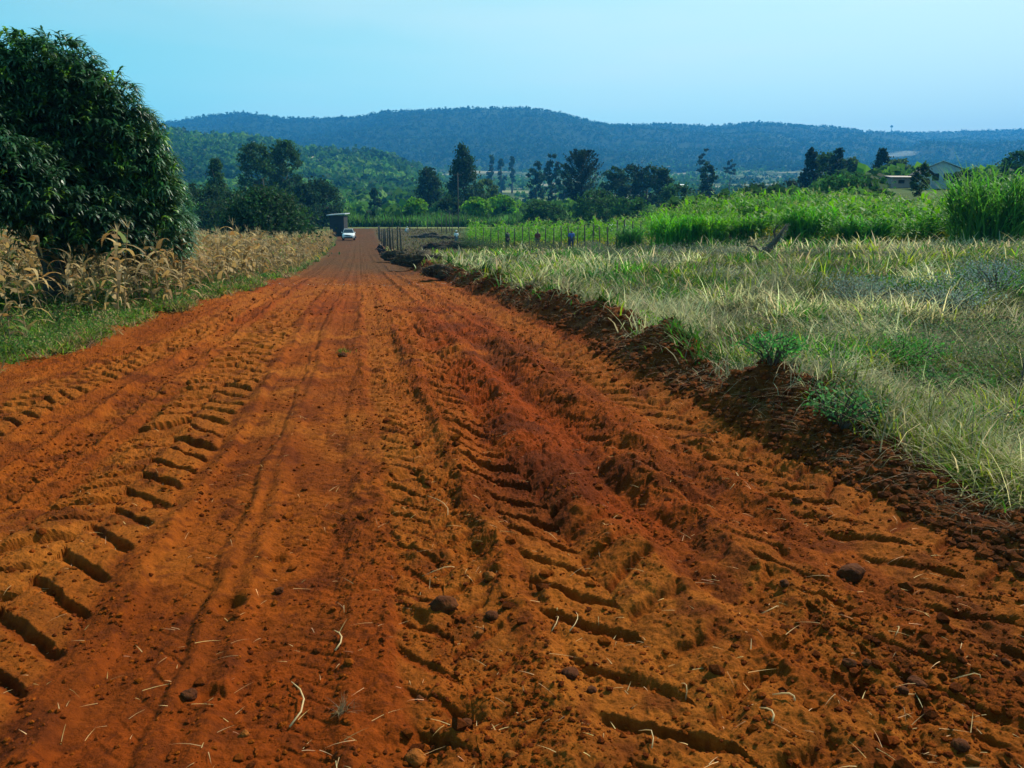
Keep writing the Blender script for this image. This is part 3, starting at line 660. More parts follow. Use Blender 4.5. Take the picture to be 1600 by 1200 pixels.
# ------------------------------------------------------------------ grass on the right
def field_pts(n, ymin, ymax, power=1.0, amax=.86, soff=.50):
    q = R.random(n)
    y = (ymin**(-power)+q*(ymax**(-power)-ymin**(-power)))**(-1/power) if power else ymin*(ymax/ymin)**q
    smin = hwR(y)+soff; xmin = xc(y)+smin; xmax = np.maximum(amax*y+1.5, xmin+.5)
    x = xmin+(xmax-xmin)*R.random(n); return x, y
def grass(nt, per, ymin, ymax, power):
    x, y = field_pts(nt, ymin, ymax, power)
    wall = np.interp(x/y, [ray(p_, 370)[0] for p_ in (600, 735, 900, 1000, 1150, 1300, 1640)], [75, 84, 66, 58, 50, 44, 35])
    k = y < wall+1; x, y = x[k], y[k]; n = len(x)
    s = x-xc(y)
    bare = (y > 62) & (s < 12) & (R.random(n) < .85); x, y = x[~bare], y[~bare]; n = len(x)
    px_ = x/y
    patch = vn(x*.28, y*.22, 101)*.5+vn(x*.9, y*.8, 102)*.5
    patch2 = vn(x*.35+7, y*.3, 103)*.55+vn(x*1.3, y*1.1, 106)*.45
    kind = np.where(patch > .57, 0, np.where(patch2 > .54, 2, np.where(R.random(n) < .5, 1, 3)))   # 0 silver, 1 yellow green, 2 green, 3 tan
    T = np.array([(.38, .36, .20), (.17, .21, .028), (.050, .14, .020), (.25, .22, .12)])
    Lh = np.array([.62, .44, .42, .54]); tus = sst(.38, .75, vn(x*1.5, y*1.5, 107))
    big = np.interp(y, [3, 5, 9, 20, 60], [.48, .58, .85, 1.0, 1.1])*(.55+.7*vn(x*.6, y*.6, 104))*(.55+.75*tus)
    tone = (.45+.85*vn(x*.9, y*.9, 105))*(.6+.6*tus)*(.8+.4*vn(x*.25, y*.25, 109))
    N = n*per; r = np.repeat(np.arange(n), per)
    spread = np.repeat(.07+.006*y, per)
    X = x[r]+R.normal(size=N)*spread; Yp = y[r]+R.normal(size=N)*spread
    Zp = gz(X, Yp)-.02
    wdir = 6.283*vn(x*.5, y*.5, 108)*1.6
    az = np.where(R.random(N) < .62, wdir[r]+R.normal(size=N)*.6, R.random(N)*6.28)
    kk = kind[r]; mixk = R.random(N) < .28; kk = np.where(mixk, R.integers(0, 4, N), kk)
    flat = np.where((kk == 0) | (kk == 3), 1.0, .55)
    lean = np.abs(R.normal(size=N)*.8+.4)*flat+.12; curve = (.6+1.5*R.random(N))*np.where(kk == 2, .7, 1.0)
    L = Lh[kk]*big[r]*(.5+1.0*R.random(N)); W = np.maximum(.0042, .0014*Yp)*(1+.5*R.random(N))*np.where(kk == 0, .85, 1.25)
    col = T[kk]*tone[r][:, None]*(1+.28*R.normal(size=(N, 1))).clip(.3, 1.9)*(1+.07*R.normal(size=(N, 3)))
    return blades(np.stack([X, Yp, Zp], 1), L, W, az, lean, curve, col.clip(.01, .8), 3)
g1 = grass(11000, 15, 2.6, 14, .9); g2 = grass(13000, 12, 12, 34, .7); g3 = grass(11000, 10, 30, 88, .6)
V, F, c = cat([g1, g2, g3]); tag(obj_np('tall_grass', V, F, M_grass, c), 'matted silvery and green grass covering the field right of the road', 'grass', None, 'stuff')
# low broad leaved weeds between the grass
n = 6500; x, y = field_pts(n, 2.8, 36, .7); k = vn(x*.5, y*.5, 151)*.6+vn(x*1.6, y*1.6, 152)*.4 > .50; x, y = x[k], y[k]; n = len(x)
r = np.repeat(np.arange(n), 26); N = len(r); hh = .10+.30*vn(x*.9, y*.9, 153)
P = np.stack([x[r]+R.normal(size=N)*.12, y[r]+R.normal(size=N)*.12, np.zeros(N)], 1); P[:, 2] = gz(P[:, 0], P[:, 1])+hh[r]*R.random(N)**.7
wt = np.array([(.055, .15, .03), (.09, .14, .07), (.12, .15, .10), (.04, .10, .03)])[R.integers(0, 4, n)]
V, F, c = cards(P, np.maximum(.022, .0026*P[:, 1])*(.6+.8*R.random(N)), wt[r]*(1+.25*R.normal(size=(N, 1))).clip(.4, 1.8), .5)
tag(obj_np('broadleaf_weeds', V, F, M_leaf, c), 'leafy green and grey weeds scattered through the grass field', 'weeds', None, 'stuff')
n = 2600; x, y = field_pts(n, 3.6, 55, .5); k = vn(x*.4, y*.3, 251)*.55+vn(x*1.2, y, 252)*.45 > .57; x, y = x[k], y[k]; n = len(x)
r = np.repeat(np.arange(n), 46); N = len(r); hh = .22+.45*vn(x*.7, y*.7, 253)
P = np.stack([x[r]+R.normal(size=N)*.20, y[r]+R.normal(size=N)*.20, np.zeros(N)], 1); P[:, 2] = gz(P[:, 0], P[:, 1])+hh[r]*R.random(N)**.8
wt = np.array([(.045, .075, .035), (.07, .09, .055), (.05, .11, .025), (.12, .11, .07)])[R.integers(0, 4, n)]
V, F, c = cards(P, np.maximum(.024, .0026*P[:, 1])*(.5+.9*R.random(N)), wt[r]*(1+.3*R.normal(size=(N, 1))).clip(.4, 1.8), .4)
tag(obj_np('low_scrub', V, F, M_leaf, c), 'low dark scrub plants tangled through the grass field', 'scrub', None, 'stuff')
# rough tufts on the bare ground by the road end
n = 9000; y = 62+86*R.random(n); s = 3.4+(17+.12*(y-62))*R.random(n); x = s+xc(y); k = vn(x*.35, y*.2, 261)*.6+vn(x*1.5, y, 262)*.4 > .42; x, y = x[k], y[k]; n = len(x)
V, F, c = blades(np.stack([x, y, zbase(x, y)], 1), .12+.30*R.random(n), np.full(n, .11), R.random(n)*6.28, .8*R.random(n), .9*R.random(n), jit((.085, .080, .035), n, .45, .15), 2)
tag(obj_np('rough_grass', V, F, M_grass, c), 'sparse rough grass and clods on the cleared ground by the road end', 'grass', None, 'stuff')
# seed stems, long thin pale stalks tangled over the bank
n = 1700; x, y = field_pts(n, 3.0, 22, 1.1, .8, .35); 
V, F, c = blades(np.stack([x, y, gz(x, y)-.02], 1), .45+.75*R.random(n), np.maximum(.0028, .0006*y), R.random(n)*6.28, .5+.45*R.random(n), .3+1.4*R.random(n), jit((.52, .43, .26), n, .25, .06), 5)
tag(obj_np('dry_stems', V, F, M_grass, c), 'long pale dead stems tangled above the grass by the spoil bank', 'dead stems', None, 'stuff')
# roots and straw lying on the bank
n = 11000; y = 3.0*(45/3.0)**R.random(n); s = hwR(y)+.02+1.15*R.random(n); x = s+xc(y)
V, F, c = blades(np.stack([x, y, gz(x, y)+.008], 1), (.06+.22*R.random(n)), np.maximum(.0022, .0006*y), R.random(n)*6.28, 1.25+.35*R.random(n), .1+.6*R.random(n), jit((.22, .15, .08), n, .45, .06), 3)
tag(obj_np('straw_and_roots', V, F, M_dry, c), 'dead roots and straw mixed into the spoil bank', 'straw', None, 'stuff')

# green weeds along the left verge and under the maize
def weeds(n, ymin, ymax, smin, smax, hgt, tone, per=9, wd=.014, th=.45):
    y = ymin*(ymax/ymin)**R.random(n); s = -hwL(y)-smin-(smax-smin)*R.random(n)**1.3; s += .22*(vn(y*1.7, s*0, 201)-.5); x = s+xc(y)
    k = (np.abs(x/y) < .86) & (vn(x*1.4, y*1.2, 202)*.6+vn(x*4, y*4, 203)*.4 > th-.12*R.random(n)); x, y = x[k], y[k]; n = len(x); r = np.repeat(np.arange(n), per); N = len(r)
    X = x[r]+R.normal(size=N)*.07; Yp = y[r]+R.normal(size=N)*.07
    col = jit(tone, n, .40, .14)[r]*(1+.25*R.normal(size=(N, 1))).clip(.4, 1.7); hh = .45+1.1*vn(x*.9, y*.9, 204)[r]
    return blades(np.stack([X, Yp, gz(X, Yp)-.01], 1), hgt*hh*(.4+.9*R.random(N)), np.maximum(wd, .0014*Yp)*(.5+R.random(N)), R.random(N)*6.28, .3+.8*R.random(N), .3+1.3*R.random(N), col.clip(.01, .7), 2)
w = [weeds(7000, 6, 30, -.05, 1.5, .16, (.10, .17, .022), 9, .016, .47), weeds(7000, 7, 40, .4, 7, .34, (.07, .125, .020), 9, .02, .46), weeds(3600, 6, 34, -.15, 3, .22, (.24, .17, .075), 8, .014, .46),
     weeds(1500, 7, 30, .0, 1.0, .10, (.10, .20, .03), 8, .02, .52), weeds(1500, 30, 100, .1, 5, .3, (.10, .14, .04))]
V, F, c = cat(w); tag(obj_np('verge_weeds', V, F, M_leaf, c), 'low green weeds between the road and the dry maize', 'weeds', None, 'stuff')
n = 2600; y = 6*(34/6)**R.random(n); s_ = -hwL(y)-.0-2.6*R.random(n)**1.2; x = s_+xc(y); k = (np.abs(x/y) < .86) & (vn(x*1.1, y, 205) > .42); x, y = x[k], y[k]; n = len(x)
r = np.repeat(np.arange(n), 24); N = len(r); P = np.stack([x[r]+R.normal(size=N)*.10, y[r]+R.normal(size=N)*.10, np.zeros(N)], 1)
P[:, 2] = gz(P[:, 0], P[:, 1])+(.05+.28*vn(x*.8, y*.8, 206))[r]*R.random(N)
wt = np.array([(.06, .15, .028), (.09, .19, .03), (.04, .09, .025), (.30, .23, .10)])[R.integers(0, 4, n)]
V, F, c = cards(P, np.maximum(.03, .0028*P[:, 1])*(.5+.8*R.random(N)), wt[r]*(1+.3*R.normal(size=(N, 1))).clip(.4, 1.8), .55)
tag(obj_np('verge_plants', V, F, M_leaf, c), 'leafy green plants and litter at the foot of the dry maize', 'weeds', None, 'stuff')
# grassy yellow green field behind the dry maize (between big tree and dome bush)
n = 9000; y = 45+70*R.random(n); x = y*(-.62+.30*R.random(n)); V, F, c = blades(np.stack([x, y, zbase(x, y)], 1), .8+.7*R.random(n), np.full(n, .09), R.random(n)*6.28, .3*R.random(n), .8*R.random(n), jit((.17, .23, .06), n, .25, .08), 2)
tag(obj_np('field_grass', V, F, M_grass, c), 'yellow green grass behind the dry maize', 'grass', None, 'stuff')

# ------------------------------------------------------------------ clods, stones and straw on the road
def clod_geo(seed, sub=2, amp=.22):
    import bmesh
    bm = bmesh.new(); bmesh.ops.create_icosphere(bm, subdivisions=sub, radius=1); r = random.Random(seed); o = seed*3.7
    V = np.array([tuple(v.co) for v in bm.verts]); F = np.array([[v.index for v in f.verts] for f in bm.faces]); bm.free()
    n = fbm(V[:, 0]*1.3+o, V[:, 1]*1.3+V[:, 2]*1.9, 3, seed)+.5*fbm(V[:, 2]*2.9+o, V[:, 0]*2.9-V[:, 1]*2.3, 2, seed+9)
    V = V*(1+amp*2.0*n)[:, None]*np.array([1, r.uniform(.7, 1), r.uniform(.6, .8)])
    return V, F
pv = [clod_geo(i, 1, .3) for i in range(12)]
def pebbles(n, pos, smin, smax, cols, name, label, catg):
    x, y = pos; P = []
    z = gz(x, y); sz = smin*(smax/smin)**(R.random(n)**2.2)*np.interp(y, [2, 6, 20], [1, 1.2, 2.0])
    Vs, Fs, Cs = [], [], []; o = 0
    for v in range(12):
        k = np.where(np.arange(n) % 12 == v)[0]; V, F = pv[v]
        a = R.random(len(k))*6.28; c, s = np.cos(a), np.sin(a)
        X = (V[None, :, 0]*c[:, None]-V[None, :, 1]*s[:, None])*sz[k, None]+x[k, None]; Yy = (V[None, :, 0]*s[:, None]+V[None, :, 1]*c[:, None])*sz[k, None]+y[k, None]
        Zz = V[None, :, 2]*sz[k, None]+(z[k]+sz[k]*.12)[:, None]
        Vs.append(np.stack([X, Yy, Zz], -1).reshape(-1, 3)); Fs.append((F[None]+(np.arange(len(k))*len(V))[:, None, None]).reshape(-1, 3)+o); o += len(k)*len(V)
        cc = np.array(cols)[R.integers(0, len(cols), len(k))]*(.75+.5*R.random((len(k), 1))); Cs.append(np.repeat(cc, len(V), 0))
    tag(obj_np(name, np.concatenate(Vs), np.concatenate(Fs), M_soil, np.concatenate(Cs), False), label, catg, None, 'stuff')
n = 90000; y = 1/(1/2.0-(1/2.0-1/30)*R.random(n)); s = -3.8+7.6*R.random(n)
band = .2+.9*np.exp(-((s-.85)/.35)**2)+.8*np.exp(-((s-2.7)/.6)**2)+.45*np.exp(-((s+.75)/.15)**2)+.4*np.exp(-((s+2)/.3)**2)+.8*vn(s*2, y*2, 5)**3
band = .10+band*sst(.36, .66, vn(s*3.1, y*3.1, 141)*.6+vn(s*9, y*9, 142)*.4)
k = R.random(n) < band; y, s = y[k], s[k]
pebbles(len(y), (s+xc(y), y), .0018, .015, [(.23, .050, .004), (.18, .036, .004), (.13, .025, .004)], 'soil_crumbs', 'loose crumbs of red soil scattered over the road', 'soil crumbs')
n = 16000; y = 1/(1/2.0-(1/2.0-1/24)*R.random(n)); s = -3.7+7.4*R.random(n)
band = .10+.8*np.exp(-((s-.75)/.3)**2)+.8*np.exp(-((s-2.7)/.5)**2)+.4*np.exp(-((s+.8)/.2)**2)+.35*np.exp(-((s+2.1)/.2)**2)
k = R.random(n) < band*sst(.48, .70, vn(s*2.3, y*2.3, 143)*.6+vn(s*8, y*8, 144)*.4); y, s = y[k], s[k]
pebbles(len(y), (s+xc(y), y), .006, .036, [(.21, .046, .004), (.16, .033, .004), (.11, .024, .004)], 'soil_lumps', 'drifts of small soil lumps between the wheel tracks', 'soil crumbs')
n = 16000; y = 1/(1/3.2-(1/3.2-1/60)*R.random(n)); s = hwR(y)-.15+1.15*R.random(n)
pebbles(n, (s+xc(y), y), .004, .042, [(.14, .037, .009), (.095, .026, .008), (.18, .045, .009)], 'bank_crumbs', 'dark crumbs of soil on the spoil bank beside the road', 'soil crumbs')
big = [(692, 948, 22, 'large pale orange clod with a dark foot left of centre, on the bare soil'), (765, 905, 11, 'rounded clod just right of the large pale clod'), (768, 962, 11, 'dark clod low in the groove below the large pale clod'),
       (748, 985, 8, 'small clod under the large pale clod'), (1327, 1042, 10, 'round dark clod, left of a pair near the deep round pit'), (1355, 1046, 9, 'round dark clod, right of a pair near the deep round pit'),
       (1432, 1068, 13, 'dark lump of soil among straw at the lower right'), (1410, 1085, 8, 'brown clod touching the dark lump at the lower right'), (1500, 1168, 13, 'dark clod at the bottom edge on the right'),
       (1520, 1190, 10, 'brown clod cut by the bottom edge on the right'), (728, 1108, 12, 'dark clod near the bottom centre by a forked straw'), (655, 1081, 8, 'small dark clod on smooth soil at the bottom centre'),
       (892, 1060, 13, 'dark clod with straw left of a long lug print'), (925, 1080, 8, 'small dark clod below the straw covered clod'), (296, 1085, 12, 'dark clod at the lower left on red soil'),
       (380, 1140, 8, 'small whitish stone at the bottom left of centre'), (648, 1165, 14, 'crumbled clod at the bottom edge, centre'), (800, 1172, 12, 'round clod at the bottom edge right of centre'),
       (436, 918, 8, 'small dark clod beside the shallow pit left of centre'), (1245, 788, 8, 'small black clod alone on the smooth soil at the right'), (1225, 925, 8, 'black clod below the ridge of dark soil at the right'),
       (935, 512, 26, 'big dark brown clod on top of the spoil bank by the grass'), (1052, 548, 22, 'upright reddish clod standing on the spoil bank'), (536, 560, 9, 'dark weedy clod in the middle of the road'),
       (1590, 720, 16, 'orange clod on the bank at the right edge'), (1330, 905, 22, 'long dark crumbling clod at the right'), (1570, 1045, 8, 'dark clod near the right edge'), (985, 520, 14, 'small clod behind the big one on the bank')]
for i, (px, py, r_, lab) in enumerate(big):
    x, y = ground_hit(px, py); V, F = clod_geo(40+i, 3, .17)
    rad = r_*math.hypot(y, 1.7)/F_PX*.95
    if 'white' in lab: m = noise_mat('pale_stone', (.45, .40, .33), (.65, .60, .5), 20, .8, .3)
    else: m = M_clodd if 'dark' in lab or 'black' in lab else M_clod
    z = float(gz(x, y)[0])
    o = obj_np('stone' if 'white' in lab else 'soil_clod', V*rad, F, m, None, True); o.location = (x, y, z+rad*.28); o.rotation_euler = (0, 0, i*1.3)
    if not 'white' in lab: o['group'] = 'clods of soil on and beside the road'
    tag(o, lab, 'stone' if 'white' in lab else 'clod')
# straw lying on the road
n = 900; y = 1/(1/2.0-(1/2.0-1/16)*R.random(n)); s = -2.2+5.9*R.random(n)**.8; x = s+xc(y)
V, F, c = blades(np.stack([x, y, gz(x, y)+.006], 1), .03+.10*R.random(n)**2, .0016+.0018*R.random(n), R.random(n)*6.28, 1.25+.3*R.random(n), .1+.5*R.random(n), jit((.50, .33, .15), n, .35, .08), 3)
tag(obj_np('straw_litter', V, F, M_dry, c), 'bits of dry straw strewn over the red soil', 'straw', None, 'stuff')
stalks = [(452, 1125, 455, 1060, .05, 'thick curved pale straw standing on the soil at the lower left'), (524, 1018, 522, 985, .03, 'curved straw left of centre above the thick pale one'), (862, 990, 868, 955, .02, 'straight white straw on the red hump right of the large clod'),
          (890, 990, 900, 960, .02, 'thin straw just right of the straight white one'), (1018, 1180, 998, 1135, .02, 'pale straw by the clods at the bottom, right of centre'), (1072, 1082, 1064, 1068, .01, 'short white straw on the smooth lug print'),
          (1400, 995, 1397, 1008, .01, 'white straw between the two dark clods at the right'), (1240, 1120, 1205, 1106, .02, 'thick bent straw below the deep round pit'), (1205, 1150, 1185, 1125, .02, 'thin straw left of the thick bent one'),
          (1530, 1075, 1485, 1068, .03, 'long pale straw lying by the dark lump at the lower right'), (710, 890, 660, 897, .03, 'forked straw lying above the large pale clod'), (700, 812, 668, 782, .04, 'arched dead stem in the crumbled soil at the centre'),
          (1190, 965, 1215, 950, .03, 'bent straw by the small pit, upper of two'), (1150, 740, 1140, 765, .03, 'pale arched straw on the smooth soil right of centre')]
for (ax, ay, bx, by, bow, lab) in stalks:
    x0, y0 = ground_hit(ax, ay); x1, y1 = ground_hit(bx, by); z0, z1 = float(gz(x0, y0)[0])+.012, float(gz(x1, y1)[0])+.014
    m = Vector(((x0+x1)/2+bow, (y0+y1)/2, max(z0, z1)+.012)); p = [Vector((x0, y0, z0)), m*.5+Vector((x0, y0, z0))*.5+Vector((bow*.3, 0, .004)), m, m*.5+Vector((x1, y1, z1))*.5+Vector((bow*.2, 0, .003)), Vector((x1, y1, z1))]
    r0 = .0032 if 'thick' in lab else .0019
    V, F = tube(p, [r0*1.2, r0, r0, r0*.9, r0*.5], 6)
    tag(obj_np('straw_stalk', V, F, M_dry, np.tile([.62, .46, .24], (len(V), 1)), True), lab, 'straw', 'single straws on the soil')
# dead grass tuft pulled up on the road
x, y = ground_hit(535, 1108); z = float(gz(x, y)[0]); n = 60
V, F, c = blades(np.tile(np.array([[x, y, z]]), (n, 1))+R.normal(size=(n, 3))*np.array([.012, .012, .001]), .02+.07*R.random(n), np.full(n, .0022), R.random(n)*6.28, 1.3*R.random(n), .8*R.random(n), jit((.17, .12, .06), n, .4, .1), 3)
tag(obj_np('dead_grass_tuft', V, F, M_dry, c), 'small dead grass tuft on the red soil at the bottom, left of centre', 'grass tuft')
x, y = ground_hit(536, 556); z = float(gz(x, y)[0])+.05; n = 60
V, F, c = blades(np.tile(np.array([[x, y, z-.03]]), (n, 1))+R.normal(size=(n, 3))*np.array([.05, .03, .01]), .03+.06*R.random(n), np.full(n, .008), R.random(n)*6.28, .9*R.random(n), .8*R.random(n), jit((.10, .15, .03), n, .3, .1), 2)
tag(obj_np('weed_tuft', V, F, M_leaf, c), 'tiny green weed growing in the middle of the road', 'weed')

# ------------------------------------------------------------------ shrubs, stumps and twigs in the grass field
def shrub(px, py, w, h, label, tone, n=900, leaf=.05, twigs=26, name='shrub', group='low shrubs in the grass field', mat=None):
    x, y = ground_hit(px, py)
    return shrub_at(x, y, w, h, label, tone, n, leaf, twigs, name, group, mat)
def shrub_at(x, y, w, h, label, tone, n=900, leaf=.05, twigs=26, name='shrub', group='low shrubs in the grass field', mat=None):
    g = float(gz(x, y)[0]); t = tag(empty(name, (x, y, g)), label, 'shrub', group); tb = []; tips = []
    for k in range(twigs):
        a = random.random()*6.28; l = random.uniform(.4, 1); bx, by = math.cos(a)*w*.5*l, math.sin(a)*w*.5*l; hh = h*random.uniform(.6, 1.05)*(1-.35*l)
        p = [Vector((bx*.1, by*.1, -.05)), Vector((bx*.4, by*.4, hh*.5)), Vector((bx*.8+random.gauss(0, .04), by*.8, hh*.85)), Vector((bx, by, hh))]
        tb.append(tube(p, [.009, .007, .005, .002], 4)); tips += [p[1], p[2], p[3], (p[2]+p[3])/2, (p[1]+p[2])/2]
    V, F, c = tubes_cat(tb); obj_np('stems', V, F, M_bark, None, False, t)
    T = np.array([tuple(v) for v in tips])[R.integers(0, len(tips), n)]; P = T+R.normal(size=(n, 3))*np.array([w, w, h])*.085; P[:, 2] = np.maximum(P[:, 2], .02)
    V, F, c = cards(P, leaf*(.6+.8*R.random(n)), jit(tone, n, .3, .08), .45); obj_np('foliage', V, F, mat or M_leaf, c, False, t)
def at_px(px, d):                       # ground point seen in column px at distance d
    a = ray(px, 450)[0]; return a*d, d
SG = (.15, .19, .15); DG = (.07, .10, .07)
for (px, d, w, h, lab, tone, n) in [
    (1345, 13.5, 1.7, .85, 'large grey green leafy shrub in the middle of the grass field', (.13, .18, .15), 3200), (1480, 12.5, 1.5, .8, 'grey green twiggy shrub near the right edge of the grass', (.15, .20, .17), 2400),
    (1560, 14.5, 2.0, .9, 'bluish grey shrub cut by the right edge', (.12, .17, .16), 2600), (1420, 8.6, 1.1, .45, 'bright green leafy bush at the right below the grey shrubs', (.06, .20, .04), 1500),
    (1240, 17, 1.7, .6, 'pale grey shrub left of the large grey green one', (.20, .22, .17), 1400), (960, 44, 4.5, 1.0, 'dark grey bramble below the end of the fence', (.10, .12, .08), 2200),
    (1060, 38, 4.0, 1.0, 'grey bramble in front of the bright green grass clump', (.13, .15, .11), 2200), (1130, 36, 3.0, .8, 'low grey bramble left of the leaning stump', (.14, .16, .12), 1500),
    (1010, 30, 3.4, .7, 'wide pale grey bramble in the middle of the grass field', (.17, .19, .14), 1800), (850, 60, 4.0, 1.2, 'dark bramble in front of the fence posts', (.05, .075, .04), 1500),
    (735, 72, 3.6, 1.5, 'dark green bush beside the person in white', (.035, .075, .03), 1800), (775, 68, 3.0, 1.1, 'smaller dark bush right of the one beside the person in white', (.045, .08, .03), 1200),
    (1500, 7.2, .9, .45, 'dark leafy bush at the right edge above the bare twigs', (.06, .15, .04), 1200), (1215, 6.8, .7, .35, 'broad leaved green plant behind the spoil bank', (.06, .20, .05), 700),
    (1330, 5.6, .7, .35, 'dark green plant by the bank at the lower right of the grass', (.06, .16, .05), 700), (1010, 11.6, .8, .35, 'bright green sprouting weed just behind the bank', (.14, .30, .03), 600),
    (925, 60, 2.4, 1.1, 'grey leafless looking shrub right of the person in blue', (.12, .14, .10), 900), (1290, 30, 3.0, .7, 'low dark shrub right of the leaning stump', (.10, .13, .09), 1300),
    (1420, 26, 2.8, .6, 'flat brown grey shrub below the maize at the right', (.16, .15, .12), 1200), (1130, 21, 2.0, .5, 'low silver shrub in the centre of the grass', (.22, .24, .19), 1300)]:
    x, y = at_px(px, d); shrub_at(x, y, w, h, lab, tone, n, max(.035, .0016*d), 30)
# brush heap left of the fence
M_brush = noise_mat('brush', (.028, .022, .013), (.075, .055, .032), 9, .95, .9)
def heap(name, px, d, w, h, label, col, mat, cards_n=0, dp=.35):
    x, y = at_px(px, d); g = float(gz(x, y)[0]); V, F = clod_geo(int(px), 4, .30)
    V = V*(1+.25*fbm(V[:, 0]*6+px, V[:, 1]*6+V[:, 2]*5, 3, 5))[:, None]*np.array([w/2, w/2*dp, h*1.0]); V[:, 2] = np.where(V[:, 2] < 0, V[:, 2]*.2, V[:, 2]+.10*np.abs(np.sin(V[:, 0]*3.1+px)))
    t = tag(empty(name, (x, y, g)), label, 'heap'); obj_np('mound', V, F, mat, None, True, t)
    if cards_n:
        k = R.integers(0, len(V), cards_n); P = V[k]+R.normal(size=(cards_n, 3))*.08; P = P[P[:, 2] > .02]
        v, f, c = cards(P, .16*(.5+R.random(len(P))), jit(col, len(P), .4, .1), .3); tag(obj_np('twigs', v, f, M_dry, c, False, t), kind='stuff')
heap('brush_heap', 705, 78, 7.5, 1.2, 'long dark heap of cleared brush beyond the grass, below the person in white', (.07, .05, .035), M_brush, 5400)
heap('brush_heap', 668, 118, 4.2, .8, 'small pale brush heap on the bare ground by the poles', (.14, .12, .10), M_brush, 1500)
heap('brush_heap', 700, 112, 2.4, .6, 'smallest brush heap right of the pale one', (.10, .08, .06), M_brush, 900)
heap('soil_heap', 632, 52, 2.3, .75, 'dark soil heap at the far end of the spoil bank by the fence posts', (.07, .05, .03), M_brush, 1200, .8)
heap('soil_heap', 651, 40, 2.2, .75, 'rounded dark heap of soil and grass on the spoil bank', (.09, .07, .04), M_brush, 1500, .8)
heap('soil_heap', 700, 28, 1.5, .5, 'reddish lumpy heap nearest on the far part of the bank', (.10, .06, .03), M_brush, 900, .8)
# leaning stump
x, y = at_px(1195, 36); g = float(gz(x, y)[0]); t = tag(empty('dead_stump', (x, y, g)), 'dark dead trunk leaning to the right in front of the bright green grass', 'stump')
V, F, c = tubes_cat([tube([(-.5, 0, -.1), (0, 0, .35), (.45, .1, .85), (.85, .1, 1.5)], [.22, .18, .12, .05], 8), tube([(.4, .1, .8), (.3, .2, 1.2), (.5, .2, 1.5)], [.07, .05, .02], 5), tube([(-.2, 0, .1), (-.6, 0, .5), (-1.0, 0, .55)], [.08, .05, .02], 5)])
obj_np('trunk', V, F, M_bark, None, True, t)
n = 500; P = np.stack([R.uniform(-1, .9, n), R.normal(size=n)*.2, np.zeros(n)], 1); P[:, 2] = np.clip((P[:, 0]+.6)*.9, .1, 1.4)+R.normal(size=n)*.15
V, F, c = cards(P, .10, jit((.10, .11, .09), n, .3, .1), .4); obj_np('creeper', V, F, M_dry, c, False, t)
# bare forked twigs at the right edge
def twig(px, py, segs, label):
    x, y = ground_hit(px, py); g = float(gz(x, y)[0]); tb = []
    for s_ in segs: tb.append(tube([(a, b, c_) for a, b, c_, r_ in s_], [r_[3] for r_ in s_], 5))
    V, F, c = tubes_cat(tb); o = tag(obj_np('bare_branch', V, F, M_bark, None, True), label, 'branch', 'bare dead branches in the grass'); o.location = (x, y, g)
twig(1470, 700, [[(0, 0, 0, .010), (.35, .1, .14, .008), (.8, .15, .30, .005)], [(.35, .1, .14, .006), (.5, .2, .05, .003)], [(.6, .12, .23, .005), (.7, 0, .38, .003)]], 'dark forked branch slanting up to the right at the right edge')
twig(1590, 640, [[(0, 0, -.05, .012), (.0, 0, .3, .009), (.03, .05, .55, .004)], [(0, 0, .25, .007), (.2, .1, .4, .003)], [(0, 0, .15, .006), (-.15, .1, .35, .003)]], 'upright bare branch at the right edge')
twig(1310, 690, [[(0, 0, 0, .006), (.05, .1, .18, .005), (.18, .2, .34, .002)], [(.05, .1, .18, .004), (-.1, .15, .34, .002)], [(.02, 0, .1, .004), (-.15, 0, .2, .002)]], 'thin grey twig standing on the spoil bank')
twig(1210, 560, [[(0, 0, 0, .009), (-.05, .1, .3, .006), (-.02, .2, .65, .002)], [(-.04, .1, .25, .005), (.25, .15, .5, .002)], [(-.05, .1, .3, .004), (-.3, .1, .5, .002)]], 'grey dead stem standing above the spoil bank')

# ------------------------------------------------------------------ trees of the middle distance
def mtree(px, ptop, pbase, d, wpx, kind, label, tone, n=1600, name='tree', group=None, trunk=.12, multi=1, aspect=.6, **kw):
    pb = pt(px, pbase, d); x = pb.x; g = float(zbase(x, d)); top = pt(px, ptop, d).z; h = max(top-g, 1.5); w = wpx*d/F_PX
    leaf = max(.25, d*.0034); 
    return tree(name, label, 'tree', group, (x, d, g), h, w, kind, tone, n, leaf, trunk, tw=.05, aspect=aspect, **kw, multi=multi)
DK = (.023, .048, .017); MD = (.032, .070, .018); BR = (.11, .24, .02); OL = (.06, .10, .026)
gm = 'trees of the valley floor'
mtree(416, 303, 372, 64, 150, 'dome', 'wide dense dome shaped evergreen behind the dry maize', (.022, .055, .020), 14000, 'dome_tree', gm, .0, mat=M_leaf)
mtree(725, 228, 332, 205, 62, 'cone', 'tallest dark conifer at the centre behind the utility pole', DK, 4200, 'conifer', gm, .08)
mtree(670, 264, 320, 215, 36, 'column', 'narrow dark conifer left of the tallest one', DK, 2200, 'conifer', gm, .05)
mtree(908, 226, 325, 215, 54, 'spiky', 'dark spiky pine standing right of centre', (.014, .028, .014), 6000, 'pine_tree', gm, .10, aspect=.3)
mtree(403, 226, 305, 170, 52, 'round', 'tall shaggy tree behind the dome shaped evergreen, left of a pair', MD, 3600, 'eucalyptus_tree', gm, .22, multi=2)
mtree(448, 221, 308, 175, 46, 'round', 'tall shaggy tree behind the dome shaped evergreen, right of a pair', MD, 3400, 'eucalyptus_tree', gm, .20, multi=2)
mtree(342, 250, 330, 140, 46, 'cone', 'pointed dark tree just right of the big mango tree', MD, 2600, 'conifer', gm, .05)
